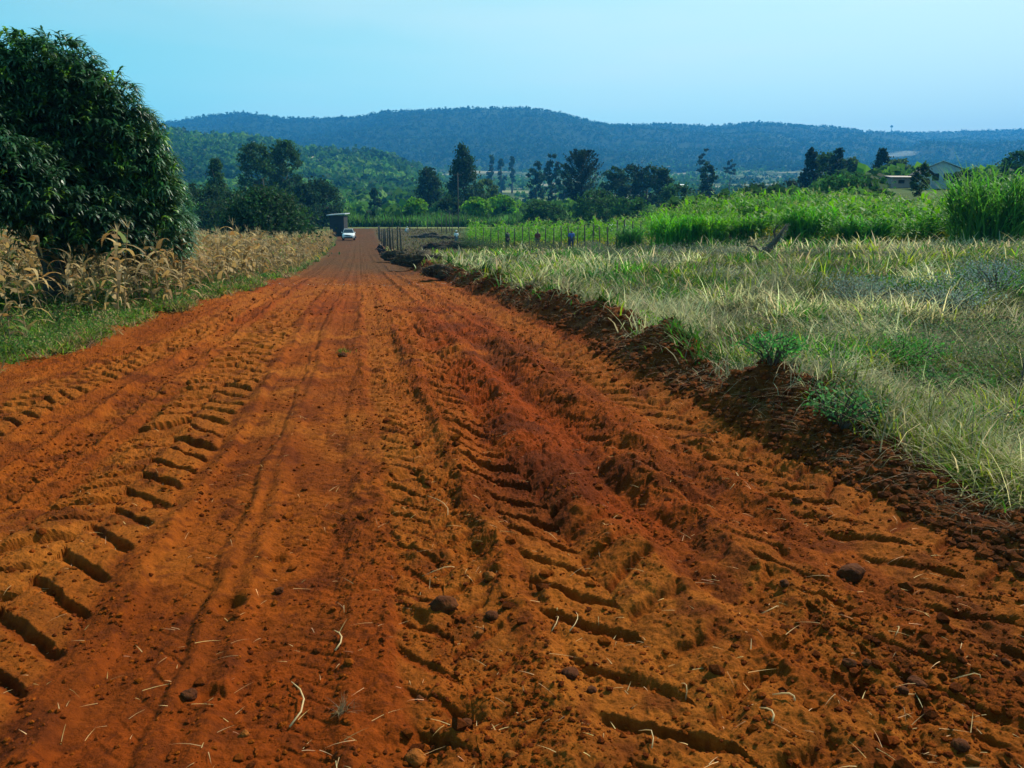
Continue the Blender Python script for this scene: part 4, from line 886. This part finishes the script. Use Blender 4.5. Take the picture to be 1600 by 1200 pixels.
mtree(318, 290, 355, 105, 70, 'round', 'dark round tree low behind the right edge of the mango tree', DK, 2600, 'round_tree', gm, .05)
mtree(370, 300, 355, 110, 60, 'round', 'dark round tree between the mango and the dome evergreen', (.02, .045, .02), 2200, 'round_tree', gm, .05)
mtree(500, 285, 350, 150, 62, 'round', 'broad dark tree above the iron roofed hut', (.02, .045, .02), 2800, 'round_tree', gm, .08)
mtree(470, 292, 352, 145, 60, 'round', 'dark tree left of the iron roofed hut', (.022, .05, .022), 2400, 'round_tree', gm, .05)
mtree(585, 295, 324, 230, 24, 'cone', 'small dark conical tree beyond the end of the road', DK, 900, 'conifer', gm, .04)
mtree(650, 311, 350, 165, 38, 'umbrella', 'bright green flat topped tree beyond the bare ground', BR, 1700, 'acacia_tree', gm, .45)
mtree(745, 309, 352, 168, 46, 'umbrella', 'bright green tree right of the utility pole', BR, 1900, 'acacia_tree', gm, .35)
mtree(785, 306, 350, 180, 44, 'umbrella', 'bright green tree in front of the green slope right of the pole', BR, 1700, 'acacia_tree', gm, .30)
mtree(703, 310, 350, 170, 46, 'round', 'dark low tree between the two bright green trees', DK, 1700, 'round_tree', gm, .05)
mtree(760, 283, 325, 230, 36, 'round', 'grey green tree right of the tallest conifer', OL, 1400, 'round_tree', gm, .1)
mtree(838, 255, 298, 330, 28, 'round', 'dark round tree left of the spiky pine, nearer of two', (.02, .045, .02), 1300, 'round_tree', gm, .1)
mtree(862, 243, 290, 340, 24, 'round', 'taller dark tree just left of the spiky pine', (.022, .045, .02), 1200, 'round_tree', gm, .1)
mtree(882, 258, 300, 330, 20, 'round', 'rounded tree touching the spiky pine on its left', MD, 1100, 'round_tree', gm, .1)
mtree(768, 240, 268, 620, 16, 'cone', 'far grey blue pointed tree, first right of the tallest conifer', DK, 500, 'far_tree', gm)
mtree(783, 243, 266, 620, 16, 'cone', 'far grey blue tree, second right of the tallest conifer', DK, 500, 'far_tree', gm)
mtree(800, 245, 266, 640, 12, 'cone', 'far slim tree, third right of the tallest conifer', DK, 400, 'far_tree', gm)
mtree(960, 262, 318, 220, 42, 'round', 'leftmost dark tree of the clump right of the spiky pine', DK, 1900, 'round_tree', gm, .05)
mtree(984, 260, 318, 225, 46, 'round', 'second dark tree of the clump right of the spiky pine', DK, 1900, 'round_tree', gm, .05)
mtree(1010, 260, 318, 222, 46, 'round', 'third dark tree of the clump right of the spiky pine', DK, 1900, 'round_tree', gm, .05)
mtree(1034, 262, 312, 215, 30, 'column', 'rightmost and slimmest dark tree of the clump right of the pine', DK, 1600, 'conifer', gm, .05)
mtree(1104, 256, 306, 240, 25, 'column', 'slim dark column tree alone at the right', DK, 1300, 'conifer', gm, .05)
mtree(1101, 233, 262, 420, 20, 'umbrella', 'tall thin tree with an open top behind the slim column tree', (.025, .045, .03), 350, 'eucalyptus_tree', gm, .55)
mtree(1140, 250, 285, 480, 14, 'umbrella', 'thin tree with a small top on a bare stem right of the column tree', (.025, .045, .03), 260, 'eucalyptus_tree', gm, .6)
mtree(1264, 233, 304, 190, 40, 'cone', 'pointed dark tree, left of a group of three at the right', (.016, .035, .018), 2400, 'conifer', gm, .05)
mtree(1286, 240, 302, 195, 40, 'round', 'middle tree of the dark group of three at the right', MD, 1900, 'round_tree', gm, .05)
mtree(1305, 234, 300, 190, 24, 'column', 'slim dark tree, right of the group of three', (.016, .035, .018), 1500, 'conifer', gm, .05)
mtree(1324, 250, 300, 200, 30, 'round', 'grey green bushy tree right of the group of three', OL, 1500, 'round_tree', gm, .05)
mtree(1374, 235, 290, 210, 36, 'cone', 'pointed dark tree leaning beside the white house', (.016, .034, .018), 1700, 'conifer', gm, .05)
mtree(1358, 262, 298, 200, 30, 'round', 'small round tree left of the pointed tree by the white house', DK, 1100, 'round_tree', gm, .05)
mtree(1400, 250, 292, 205, 34, 'round', 'grey green tree between the pointed tree and the house', OL, 1500, 'round_tree', gm, .05)
mtree(1438, 256, 288, 100, 24, 'round', 'olive tree overhanging the gable of the white house', (.04, .07, .03), 1300, 'round_tree', gm, .1)
mtree(1310, 275, 322, 100, 76, 'round', 'green bushy tree rising out of the maize at the right', (.04, .11, .03), 2600, 'round_tree', gm, .02)
mtree(1350, 285, 322, 105, 60, 'round', 'low green tree right of the bushy one in the maize', (.035, .10, .03), 1800, 'round_tree', gm, .02)
mtree(1500, 266, 300, 112, 24, 'round', 'dark tree hiding the right end of the white house', (.02, .05, .025), 1600, 'round_tree', gm, .05)
mtree(1590, 240, 290, 150, 50, 'round', 'dark green tree at the right edge behind the cane', (.03, .08, .03), 2000, 'round_tree', gm, .05)
mtree(1225, 285, 318, 160, 60, 'round', 'wide dark thicket tree left of the group of three', (.025, .05, .03), 2000, 'round_tree', gm, .02)
mtree(1180, 290, 320, 150, 50, 'round', 'dark green thicket tree right of the slim column tree', (.022, .05, .028), 1800, 'round_tree', gm, .02)
mtree(1060, 290, 325, 150, 60, 'round', 'low dark thicket tree under the slim column tree', (.03, .07, .03), 1800, 'round_tree', gm, .02)
mtree(850, 318, 340, 150, 60, 'round', 'dark spreading thicket tree behind the green maize, left of the pine', (.036, .085, .022), 2400, 'round_tree', gm, .02)
mtree(930, 300, 340, 150, 64, 'round', 'dark spreading thicket tree below the spiky pine', (.036, .085, .022), 2600, 'round_tree', gm, .02)
mtree(985, 310, 345, 140, 56, 'round', 'dark thicket tree behind the end of the fence', (.036, .085, .022), 2200, 'round_tree', gm, .02)

# forests: far too many crowns to count
def blob_forest(name, n, ylo, yhi, alo, ahi, smin, smax, tones, label, pow_=1.0, keepf=None, per=14, hfac=.8):
    y = ylo*(yhi/ylo)**R.random(n); a = alo+(ahi-alo)*R.random(n); x = a*y
    k = np.ones(n, bool) if keepf is None else keepf(x, y); x, y = x[k], y[k]; n = len(x)
    z = zbase(x, y); sz = smin+(smax-smin)*R.random(n)**2
    tn = np.array(tones); t = vn(x/70, y/70, 120)*.6+R.random(n)*.4; ti = np.clip((t*len(tones)).astype(int), 0, len(tones)-1)
    cc = tn[ti]*(.7+.6*R.random((n, 1))); r = np.repeat(np.arange(n), per); N = n*per
    d = R.normal(size=(N, 3)); d /= np.linalg.norm(d, axis=1)[:, None]; d[:, 2] = np.abs(d[:, 2])*1.1
    P = np.stack([x, y, z], 1)[r]+d*sz[r][:, None]*np.array([.5, .5, hfac])*(.6+.5*R.random((N, 1)))
    V, F, c = cards(P, sz[r]*(.45+.25*R.random(N)), cc[r]*(.8+.4*R.random((N, 1))), .8)
    tag(obj_np(name, V, F, M_far, c), label, 'forest', None, 'stuff')
FT = [(.018, .045, .016), (.035, .085, .022), (.06, .14, .028), (.11, .20, .04)]
blob_forest('forest', 42000, 1350, 3500, -.80, .80, 5, 11, [(.015, .034, .018), (.020, .044, .020), (.028, .056, .024), (.045, .078, .030)], 'dense bush covering the long blue ridge', per=9)
blob_forest('forest', 15000, 330, 1150, -.80, -.02, 3, 9, FT, 'green bush covering the nearer spur on the left', per=14, keepf=lambda x, y: (x/y < -.08) | (R.random(len(x)) < .4))
def kf(x, y): return (vn(x/45, y/70, 72) < .60) & ((y > 175) | (R.random(len(x)) < .5)) & ~((x/y > -.22) & (x/y < -.03) & (y < 260) & (R.random(len(x)) < .5))
blob_forest('scrub', 9000, 158, 560, -.80, .85, 1.2, 4.8, [(.022, .055, .022), (.05, .11, .026), (.09, .19, .03), (.14, .28, .035)], 'mixed green scrub of the valley between the fields', per=26, keepf=kf)
blob_forest('scrub', 9000, 480, 1600, -.12, .85, 3, 9, FT, 'distant scrub at the foot of the ridge', per=10, keepf=lambda x, y: vn(x/90, y/140, 172) < .58)
blob_forest('scrub', 2600, 84, 175, .20, .85, .9, 3.0, [(.025, .06, .02), (.05, .11, .026), (.09, .19, .03)], 'green scrub behind the maize at the right', per=40, keepf=lambda x, y: ~((x/y > ray(1375, 300)[0]) & (x/y < ray(1496, 300)[0])))
# hedge of tall green crop at the end of the road
n = 16000; a = -.27+.30*R.random(n); y = 156+16*R.random(n); x = a*y; z = zbase(x, y)
V, F, c = blades(np.stack([x, y, z], 1), (1.0+1.3*R.random(n))*(.55+1.1*vn(x*.35, y*.3, 271)), np.full(n, .22), R.random(n)*6.28, .5*R.random(n), 1.1*R.random(n), jit((.06, .14, .03), n, .35, .12)*(.6+.9*vn(x*.3, y*.3, 272))[:, None], 2)
tag(obj_np('green_hedge', V, F, M_leaf, c), 'tall green crop hedge closing off the end of the road', 'hedge', None, 'stuff')

# ------------------------------------------------------------------ fences
def post(parent, x, y, h, r=.05, lean=0.0, off=(0, 0, 0)):
    g = float(gz(x, y)[0]); p = [(x, y, g-.3), (x+lean*.5, y, g+h*.5), (x+lean, y, g+h)]
    V, F = tube([(a-off[0], b-off[1], c-off[2]) for a, b, c in p], [r, r*.95, r*.85], 7); obj_np('post', V, F, M_post, None, True, parent)
def fence(pts, h, label, r, wires=(.5, .9, 1.3), group='post fences'):
    o = pts[0]; off = (o[0], o[1], float(gz(*o)[0])); t = tag(empty('fence', off), label, 'fence', group)
    for (x, y) in pts: post(t, x, y, h*random.uniform(.88, 1.1), r*random.uniform(.8, 1.2), random.gauss(0, .07), off)
    for w in wires:
        V, F = tube([(x-off[0], y-off[1], float(gz(x, y)[0])+w*h/1.5-off[2]) for x, y in pts], [.006]*len(pts), 4); obj_np('wire', V, F, M_post, None, False, t)
fence([(xc(y)+float(hwR(np.array([y]))[0])+.35, y) for y in (52, 56, 60, 64, 69, 74, 79, 85, 91, 98, 106, 114)], 1.95, 'row of rough wooden posts along the right side of the road near the car', .075)
pp = []
for px in np.linspace(742, 1000, 22):
    d = np.interp(px, [735, 900, 1000], [83, 65, 57])-1.2; pp.append((ray(px, 372)[0]*d, d))
fence(pp, 2.0, 'row of thin dark posts in front of the green maize', .055)
fence([(ray(px, 345)[0]*d, d) for px, d in ((690, 130), (697, 128), (702, 134), (706, 126))], 3.4, 'cluster of tall thin bare poles left of the utility pole', .07, ())
fence([(ray(px, 350)[0]*d, d) for px, d in ((612, 148), (625, 147), (640, 146), (652, 146), (668, 145), (684, 144))], 2.0, 'far line of posts in front of the hedge at the end of the bare ground', .06)
def upole(px, ptop, d, label, r=.11, cross=True, lean=0):
    x = ray(px, 330)[0]*d; g = float(zbase(x, d)); top = pt(px, ptop, d).z; h = top-g; t = tag(empty('utility_pole', (x, d, g)), label, 'utility pole', 'utility poles')
    V, F = tube([(0, 0, -.4), (lean*.5, 0, h*.5), (lean, 0, h)], [r, r*.85, r*.65], 8); obj_np('shaft', V, F, M_post, None, True, t)
    if cross:
        V, F = tube([(lean-.8, 0, h-.4), (lean+.8, 0, h-.4)], [.05, .05], 6); obj_np('crossarm', V, F, M_post, None, False, t)
        for q in (-.7, 0, .7):
            V, F = tube([(lean+q, 0, h-.36), (lean+q, 0, h-.18)], [.04, .025], 6); obj_np('insulator', V, F, M_bark, None, False, t)
upole(716, 270, 150, 'tall thin utility pole in front of the tallest conifer')
upole(421, 279, 150, 'pale leaning utility pole between the shaggy trees', .12, False, -.9)
upole(1329, 262, 240, 'short distant pole beside the dark group of three trees', .12, True)
upole(929, 262, 240, 'distant pole right of the spiky pine', .12, True)
# mast on the ridge
x = ray(1393, 200)[0]*3480; zb = float(zbase(x, 3480.)); t = tag(empty('mast', (x, 3480, zb)), 'tiny lattice mast standing on the skyline at the right', 'mast')
hm = pt(1393, 196, 3480).z-zb
V, F, c = tubes_cat([tube([(sx*3, sy*3, -2), (0, 0, hm)], [.9, .6], 4) for sx in (-1, 1) for sy in (-1, 1)]); obj_np('tower', V, F, M_post, None, False, t)
V, F = tube([(0, 0, hm-8), (0, 0, hm)], [5, 5], 8); obj_np('antenna_drum', V, F, M_post, None, False, t)

# ------------------------------------------------------------------ buildings
def paint(name, c, rough=.7, metal=0): return noise_mat(name, tuple(v*.85 for v in c), c, 3, rough, .1, .3, metal)
M_wallw = paint('white_wall', (.42, .46, .50)); M_iron = paint('iron_roof', (.50, .55, .60), .5, .2); M_dark = paint('dark_opening', (.015, .018, .02))
M_pink = paint('pinkish_wall', (.38, .28, .25)); M_rust = paint('rusty_roof', (.40, .12, .08)); M_mud = paint('dark_mud_wall', (.06, .055, .055))
def box(x0, x1, y0, y1, z0, z1):
    V = np.array([(x, y, z) for x in (x0, x1) for y in (y0, y1) for z in (z0, z1)], float)
    return V, np.array([(0, 1, 3, 2), (4, 6, 7, 5), (0, 4, 5, 1), (2, 3, 7, 6), (0, 2, 6, 4), (1, 5, 7, 3)])
def gable(x0, x1, y0, y1, z0, hr, axis='x', th=.12, ov=.35):
    if axis == 'x': a = [(x0-ov, y0-ov, z0), (x0-ov, (y0+y1)/2, z0+hr), (x0-ov, y1+ov, z0)]; e = (x1-x0+2*ov, 0, 0)
    else: a = [(x0-ov, y0-ov, z0), ((x0+x1)/2, y0-ov, z0+hr), (x1+ov, y0-ov, z0)]; e = (0, y1-y0+2*ov, 0)
    V = []
    for p in a: V += [p, tuple(np.add(p, e)), (p[0], p[1], p[2]+th), (p[0]+e[0], p[1]+e[1], p[2]+th)]
    F = []
    for i in (0, 4): F += [(i, i+1, i+5, i+4), (i+2, i+6, i+7, i+3), (i, i+4, i+6, i+2), (i+1, i+3, i+7, i+5)]
    F += [(0, 2, 3, 1), (8, 9, 11, 10)]
    return np.array(V, float), np.array(F)
def house(px, pz, d, w, h, dp, hr, label, wall, roof, rz=0, axis='x', wins=2, name='house', catg='house'):
    x = ray(px, 300)[0]*d; g = float(zbase(x, d))
    t = tag(empty(name, (x, d, g), rz), label, catg)
    V, F = box(-w/2, w/2, -dp/2, dp/2, -1.5, h); obj_np('wall', V, F, wall, None, False, t)
    if axis == 'y':      # gable triangle facing the viewer
        V = np.array([(-w/2, -dp/2, h), (w/2, -dp/2, h), (0, -dp/2, h+hr), (-w/2, dp/2, h), (w/2, dp/2, h), (0, dp/2, h+hr)], float)
        obj_np('gable', V, np.array([(0, 1, 2), (3, 5, 4)]), wall, None, False, t)
    V, F = gable(-w/2, w/2, -dp/2, dp/2, h, hr, axis); obj_np('roof', V, F, roof, None, False, t)
    for k in range(wins):
        cx = -w/2+w*(k+1)/(wins+1)
        V, F = box(cx-.5, cx+.5, -dp/2-.03, -dp/2+.02, h*.38, h*.78); wo = obj_np('window', V, F, M_dark, None, False, t)
        V, F = box(cx-.6, cx+.6, -dp/2-.06, -dp/2-.031, h*.33, h*.38); obj_np('sill', V, F, wall, None, False, wo)
    return t
house(1466, 289, 122, 4.9, 2.7, 4, 1.2, 'white walled house with a pale roof half hidden by trees at the right', M_wallw, M_iron, -.4, 'y', 2)
house(1438, 291, 119, 1.9, 2.0, 2, .8, 'small gabled white porch wing left of the white house', M_wallw, M_mud, .2, 'y', 1, 'shed', 'shed')
house(1398, 293, 124, 3.4, 1.35, 3, .3, 'low pinkish building left of the white house', M_pink, M_pink, .1, 'x', 1, 'shed', 'shed')
house(1068, 270, 700, 9, 3, 7, 2.5, 'tiny white roofed house far off at the foot of the ridge, below its middle', M_wallw, M_iron, .5)
house(944, 269, 650, 7, 3, 6, 2.0, 'tiny white roofed house far off just right of the spiky pine', M_wallw, M_iron, .4)
house(1250, 281, 380, 5, 2, 4, 1.4, 'tiny white roofed hut left of the dark group of three trees', M_wallw, M_iron, .2)
house(967, 326, 120, 1.9, 1.1, 1.6, .3, 'low pale shed roof above the green maize behind the fence end', M_wallw, M_iron, .1, 'x', 0, 'shed', 'shed')
house(1028, 265, 700, 6, 2.5, 5, 1.8, 'faint far white hut above the dark clump of trees', M_wallw, M_iron, .3)
house(467, 305, 150, 2.2, 1.2, 2, .8, 'small red roofed hut peeping over the dome shaped evergreen', M_mud, M_rust, .3, 'x', 0)
# hut beside the road with a pale sloping roof edge
d = 124; x = ray(529, 345)[0]*d; g = float(zbase(x, d)); t = tag(empty('roadside_hut', (x, d, g), -.06), 'dark hut with a pale iron roof edge left of the road end', 'hut')
V, F = box(-1.15, 1.15, -1.1, 1.1, -.5, 3.2); obj_np('wall', V, F, paint('dark_hut_wall', (.022, .024, .028)), None, False, t)
V = np.array([(-1.5, -1.5, 3.15), (1.5, -1.5, 3.35), (-1.5, 1.4, 3.3), (1.5, 1.4, 3.5), (-1.5, -1.5, 3.3), (1.5, -1.5, 3.5), (-1.5, 1.4, 3.45), (1.5, 1.4, 3.65)], float)
obj_np('roof', V, np.array([(0, 1, 5, 4), (2, 6, 7, 3), (0, 2, 3, 1), (4, 5, 7, 6), (0, 4, 6, 2), (1, 3, 7, 5)]), M_wallw, None, False, t)
V, F = box(-.4, .4, -1.34, -1.31, -.2, 1.9); obj_np('door', V, F, M_dark, None, False, t)

# ------------------------------------------------------------------ the white car
def car():
    d = 112; x = ray(545, 370)[0]*d; g = float(gz(x, d)[0]); t = tag(empty('parked_car', (x, d, g), .17), 'white saloon car facing the viewer at the far end of the road', 'car')
    M_paint = paint('white_car_paint', (.80, .82, .84), .25); M_glass = paint('car_glass', (.03, .045, .06), .08); M_tyre = paint('tyre', (.02, .02, .02), .8)
    M_lamp = paint('headlight_glass', (.55, .62, .68), .1); M_trim = paint('grille_black', (.02, .02, .022), .5); M_rim = paint('rim', (.4, .4, .42), .4, .8)
    # body: stations along y (front at -y), each a half profile (x, z)
    st = [(-2.12, .60, .28, .62), (-2.05, .76, .24, .72), (-1.7, .84, .22, .82), (-.95, .86, .22, .90), (.0, .87, .22, .93), (1.2, .87, .22, .95), (1.8, .84, .24, .95), (2.1, .78, .30, .90), (2.16, .62, .36, .80)]
    V, F = [], []; m = 12
    for (y, hw, zb, zt) in st:
        prof = [(0, zb), (hw*.85, zb), (hw, zb+.12), (hw, zt-.18), (hw*.94, zt-.05), (hw*.6, zt), (0, zt)]
        ring = prof+[(-a, b) for a, b in prof[-2:0:-1]]
        V += [(a, y, b) for a, b in ring]
    m = 12
    for i in range(len(st)-1):
        for k in range(m): F.append((i*m+k, i*m+(k+1) % m, (i+1)*m+(k+1) % m, (i+1)*m+k))
    for b in (0, (len(st)-1)*m):
        for k in range(0, 3): F.append((b+k if k else b, b+k+1, b+11-k, b+(12-k) % 12))
        F.append((b+3, b+4, b+8, b+9)); F.append((b+4, b+5, b+7, b+8)); F.append((b+5, b+6, b+7, b+7))
    body = obj_np('body', np.array(V), np.array(F), M_paint, None, True, t)
    def cab(y0, y1, y2, y3, zl, zh, wl, wh, g=0):
        return np.array([(-wl, y0, zl), (wl, y0, zl), (wh, y1, zh), (-wh, y1, zh), (-wl, y3, zl), (wl, y3, zl), (wh, y2, zh), (-wh, y2, zh)], float)
    V = cab(-.95, -.25, 1.0, 1.75, .88, 1.42, .78, .60); obj_np('cabin', V, np.array([(0, 1, 2, 3), (5, 4, 7, 6), (3, 2, 6, 7), (1, 5, 6, 2), (4, 0, 3, 7)]), M_paint, None, False, t)
    def pane(name, q):
        q = np.array(q, float); n = np.cross(q[1]-q[0], q[3]-q[0]); n /= np.linalg.norm(n); V = np.concatenate([q+n*.012, q-n*.012])
        obj_np(name, V, np.array([(0, 1, 2, 3), (7, 6, 5, 4), (0, 4, 5, 1), (1, 5, 6, 2), (2, 6, 7, 3), (3, 7, 4, 0)]), M_glass, None, False, t)
    pane('windscreen', [(-.72, -.90, .93), (.72, -.90, .93), (.56, -.32, 1.375), (-.56, -.32, 1.375)])
    pane('rear_window', [(.70, 1.70, .93), (-.70, 1.70, .93), (-.55, 1.06, 1.38), (.55, 1.06, 1.38)])
    for s in (-1, 1):
        pane('side_window', [(s*.775, -.62, .94), (s*.775, .34, .94), (s*.625, .34, 1.36), (s*.625, -.18, 1.36)]); pane('side_window', [(s*.775, .42, .94), (s*.775, 1.42, .94), (s*.625, .98, 1.36), (s*.625, .42, 1.36)])
        V, F = clod_geo(1, 3, 0); o = obj_np('headlight', V*np.array([.19, .09, .10]), F, M_lamp, None, True, t); o.location = (s*.58, -2.02, .64)
        V, F = clod_geo(2, 2, 0); o = obj_np('wing_mirror', V*np.array([.10, .06, .08]), F, M_paint, None, True, t); o.location = (s*.93, -.55, .98)
        V, F = tube([(s*.3, -2.125, .36), (s*.3+.001, -2.09, .36)], [.06, .06], 10); o = obj_np('fog_lamp', V, F, M_lamp, None, False, t); o.location = (s*.25, .02, 0)
        for yy in (-1.32, 1.36):
            V, F = tube([(-.1, 0, 0), (-.1, 0, 0.0001), (.1, 0, 0.0001), (.1, 0, 0)], [.2, .31, .31, .2], 20); w = obj_np('wheel', V, F, M_tyre, None, True, t); w.location = (s*.78, yy, .31)
            V, F = tube([(s*.09, 0, 0), (s*.112, 0, 0)], [.2, .17], 16); obj_np('rim', V, F, M_rim, None, False, w)
    V, F = box(-.36, .36, -2.135, -2.10, .56, .66); obj_np('grille', V, F, M_trim, None, False, t)
    V, F = box(-.55, .55, -2.145, -2.05, .30, .42); obj_np('air_intake', V, F, M_trim, None, False, t)
    V, F = box(-.78, .78, -2.16, -1.95, .43, .53); obj_np('bumper', V, F, M_paint, None, False, t)
    V, F = box(-.25, .25, -2.175, -2.162, .43, .53); obj_np('number_plate', V, F, M_wallw, None, False, t)
car()
for o_ in C.objects:
    if o_.name.startswith('parked_car'): o_.scale = (1.0, 1.0, 1.13)

# ------------------------------------------------------------------ people far off
def person(px, d, label, shirt, legs, pose='stand', hat=None, rz=0.0, h=1.7, dz=0):
    x = ray(px, 370)[0]*d; g = float(gz(x, d)[0])+dz; t = None
    k = h/1.7
    if pose == 'stand':
        J = [(0, 0, .95), (0, 0, 1.18), (0, .01, 1.40), (0, 0, 1.50), (0, -.01, 1.60), (.17, 0, 1.38), (.23, 0, 1.12), (.24, -.10, .90), (.25, -.14, .80), (-.17, 0, 1.38), (-.23, .02, 1.12), (-.22, -.12, .92), (-.2, -.18, .84),
             (.10, 0, .90), (.11, -.02, .50), (.12, .02, .09), (.12, -.13, .04), (-.10, 0, .90), (-.12, .03, .50), (-.12, .06, .09), (-.12, -.09, .04)]
    else:           # crouching / bending
        J = [(0, .1, .42), (0, .0, .62), (0, -.14, .80), (0, -.20, .88), (0, -.25, .96), (.17, -.15, .78), (.22, -.32, .60), (.16, -.50, .50), (.12, -.55, .44), (-.17, -.15, .78), (-.22, -.32, .60), (-.16, -.50, .50), (-.12, -.55, .44),
             (.10, .08, .38), (.16, -.32, .48), (.14, -.1, .09), (.14, -.25, .04), (-.10, .08, .38), (-.16, -.32, .48), (-.14, -.1, .09), (-.14, -.25, .04)]
    E = [(0, 1), (1, 2), (2, 3), (3, 4), (2, 5), (5, 6), (6, 7), (7, 8), (2, 9), (9, 10), (10, 11), (11, 12), (0, 13), (13, 14), (14, 15), (15, 16), (0, 17), (17, 18), (18, 19), (19, 20)]
    Rr = [.13, .12, .13, .055, .10, .065, .045, .035, .035, .065, .045, .035, .035, .09, .06, .04, .04, .09, .06, .04, .04]
    def skin(name, verts, edges, rad, mat, parent):
        me = bpy.data.meshes.new(name); me.from_pydata([tuple(c*k for c in v) for v in verts], edges, []); o = link(bpy.data.objects.new(name, me), parent)
        m = o.modifiers.new('skin', 'SKIN'); m.use_smooth_shade = True
        for i, r_ in enumerate(rad): me.skin_vertices[0].data[i].radius = (r_*k, r_*k)
        me.skin_vertices[0].data[0].use_root = True; s_ = o.modifiers.new('sub', 'SUBSURF'); s_.levels = 1; s_.render_levels = 2
        me.materials.append(mat); return o
    b = skin('person', J, E, Rr, paint('skin', (.09, .05, .035), .6), None); b.location = (x, d, g); b.rotation_euler = (0, 0, rz); tag(b, label, 'person')
    sub = [0, 1, 2, 5, 6, 9, 10]; mp_ = {v: i for i, v in enumerate(sub)}
    skin('shirt', [J[i] for i in sub], [(mp_[a], mp_[c]) for a, c in E if a in mp_ and c in mp_], [.155, .15, .155, .10, .075, .10, .075], paint('shirt_cloth', shirt, .9), b)
    sub2 = [0, 13, 14, 15, 17, 18, 19]; mp2 = {v: i for i, v in enumerate(sub2)}
    skin('trousers', [J[i] for i in sub2], [(mp2[a], mp2[c]) for a, c in E if a in mp2 and c in mp2], [.15, .105, .08, .06, .105, .08, .06], paint('trouser_cloth', legs, .9), b)
    if hat:
        hd = np.array(J[4]); V, F = clod_geo(3, 2, 0); o = obj_np('hat', (V*np.array([.13, .15, .10])+hd+np.array([0, 0, .08]))*k, F, paint('hat_cloth', hat, .9), None, True, b)
    return b
person(713, 88, 'person in a white shirt and pale cap standing above the dark brush heap', (.75, .78, .82), (.08, .12, .2), 'stand', (.7, .72, .74), .4)
person(635, 132, 'far person in white crouching at the end of the bare ground', (.78, .80, .82), (.5, .5, .5), 'crouch', (.7, .7, .7), 1.0)
person(596, 66, 'dark clothed person crouching beside the roadside fence posts', (.02, .02, .03), (.03, .03, .04), 'crouch', None, -1.0)
person(893, 63, 'person in a blue shirt standing in front of the fence and green maize', (.09, .15, .42), (.05, .06, .12), 'stand', None, .2)
person(840, 66, 'person in dark red clothes standing at the fence left of the blue shirt', (.16, .045, .04), (.06, .04, .04), 'stand', None, -.5)
person(793, 72, 'person in dark green clothes standing at the fence, leftmost of three', (.03, .05, .045), (.03, .03, .03), 'stand', None, .9)

# smoke drifting over the far field on the right
def smoke():
    m, n_, l = new_mat('smoke'); n_.remove(n_['Principled BSDF']); v = n_.new('ShaderNodeVolumePrincipled')
    v.inputs['Color'].default_value = (.85, .9, .95, 1); v.inputs['Density'].default_value = .03; l.new(v.outputs[0], n_['Material Output'].inputs['Volume'])
    x = ray(1408, 243)[0]*900; z = pt(1408, 241, 900).z; V, F = clod_geo(5, 3, .3); V = V*np.array([24, 9, 4.5]); V[:, 2] += V[:, 0]*.10
    o = obj_np('smoke', V, F, m, None, True); o.location = (x, 900, z); tag(o, 'thin pale smoke drifting low over the far field at the right', 'smoke', None, 'stuff')
smoke()

# ------------------------------------------------------------------ air
V, F = box(-6900, 6900, -4200, 4500, -260, 560)
m, n_, l = new_mat('air'); n_.remove(n_['Principled BSDF']); v = n_.new('ShaderNodeVolumePrincipled')
v.inputs['Color'].default_value = (.06, .42, 1.0, 1); v.inputs['Density'].default_value = .00026; v.inputs['Anisotropy'].default_value = 0.0
l.new(v.outputs[0], n_['Material Output'].inputs['Volume'])
o = obj_np('haze', V, F, m); tag(o, 'pale blue air haze over the valley', 'haze', None, 'stuff')
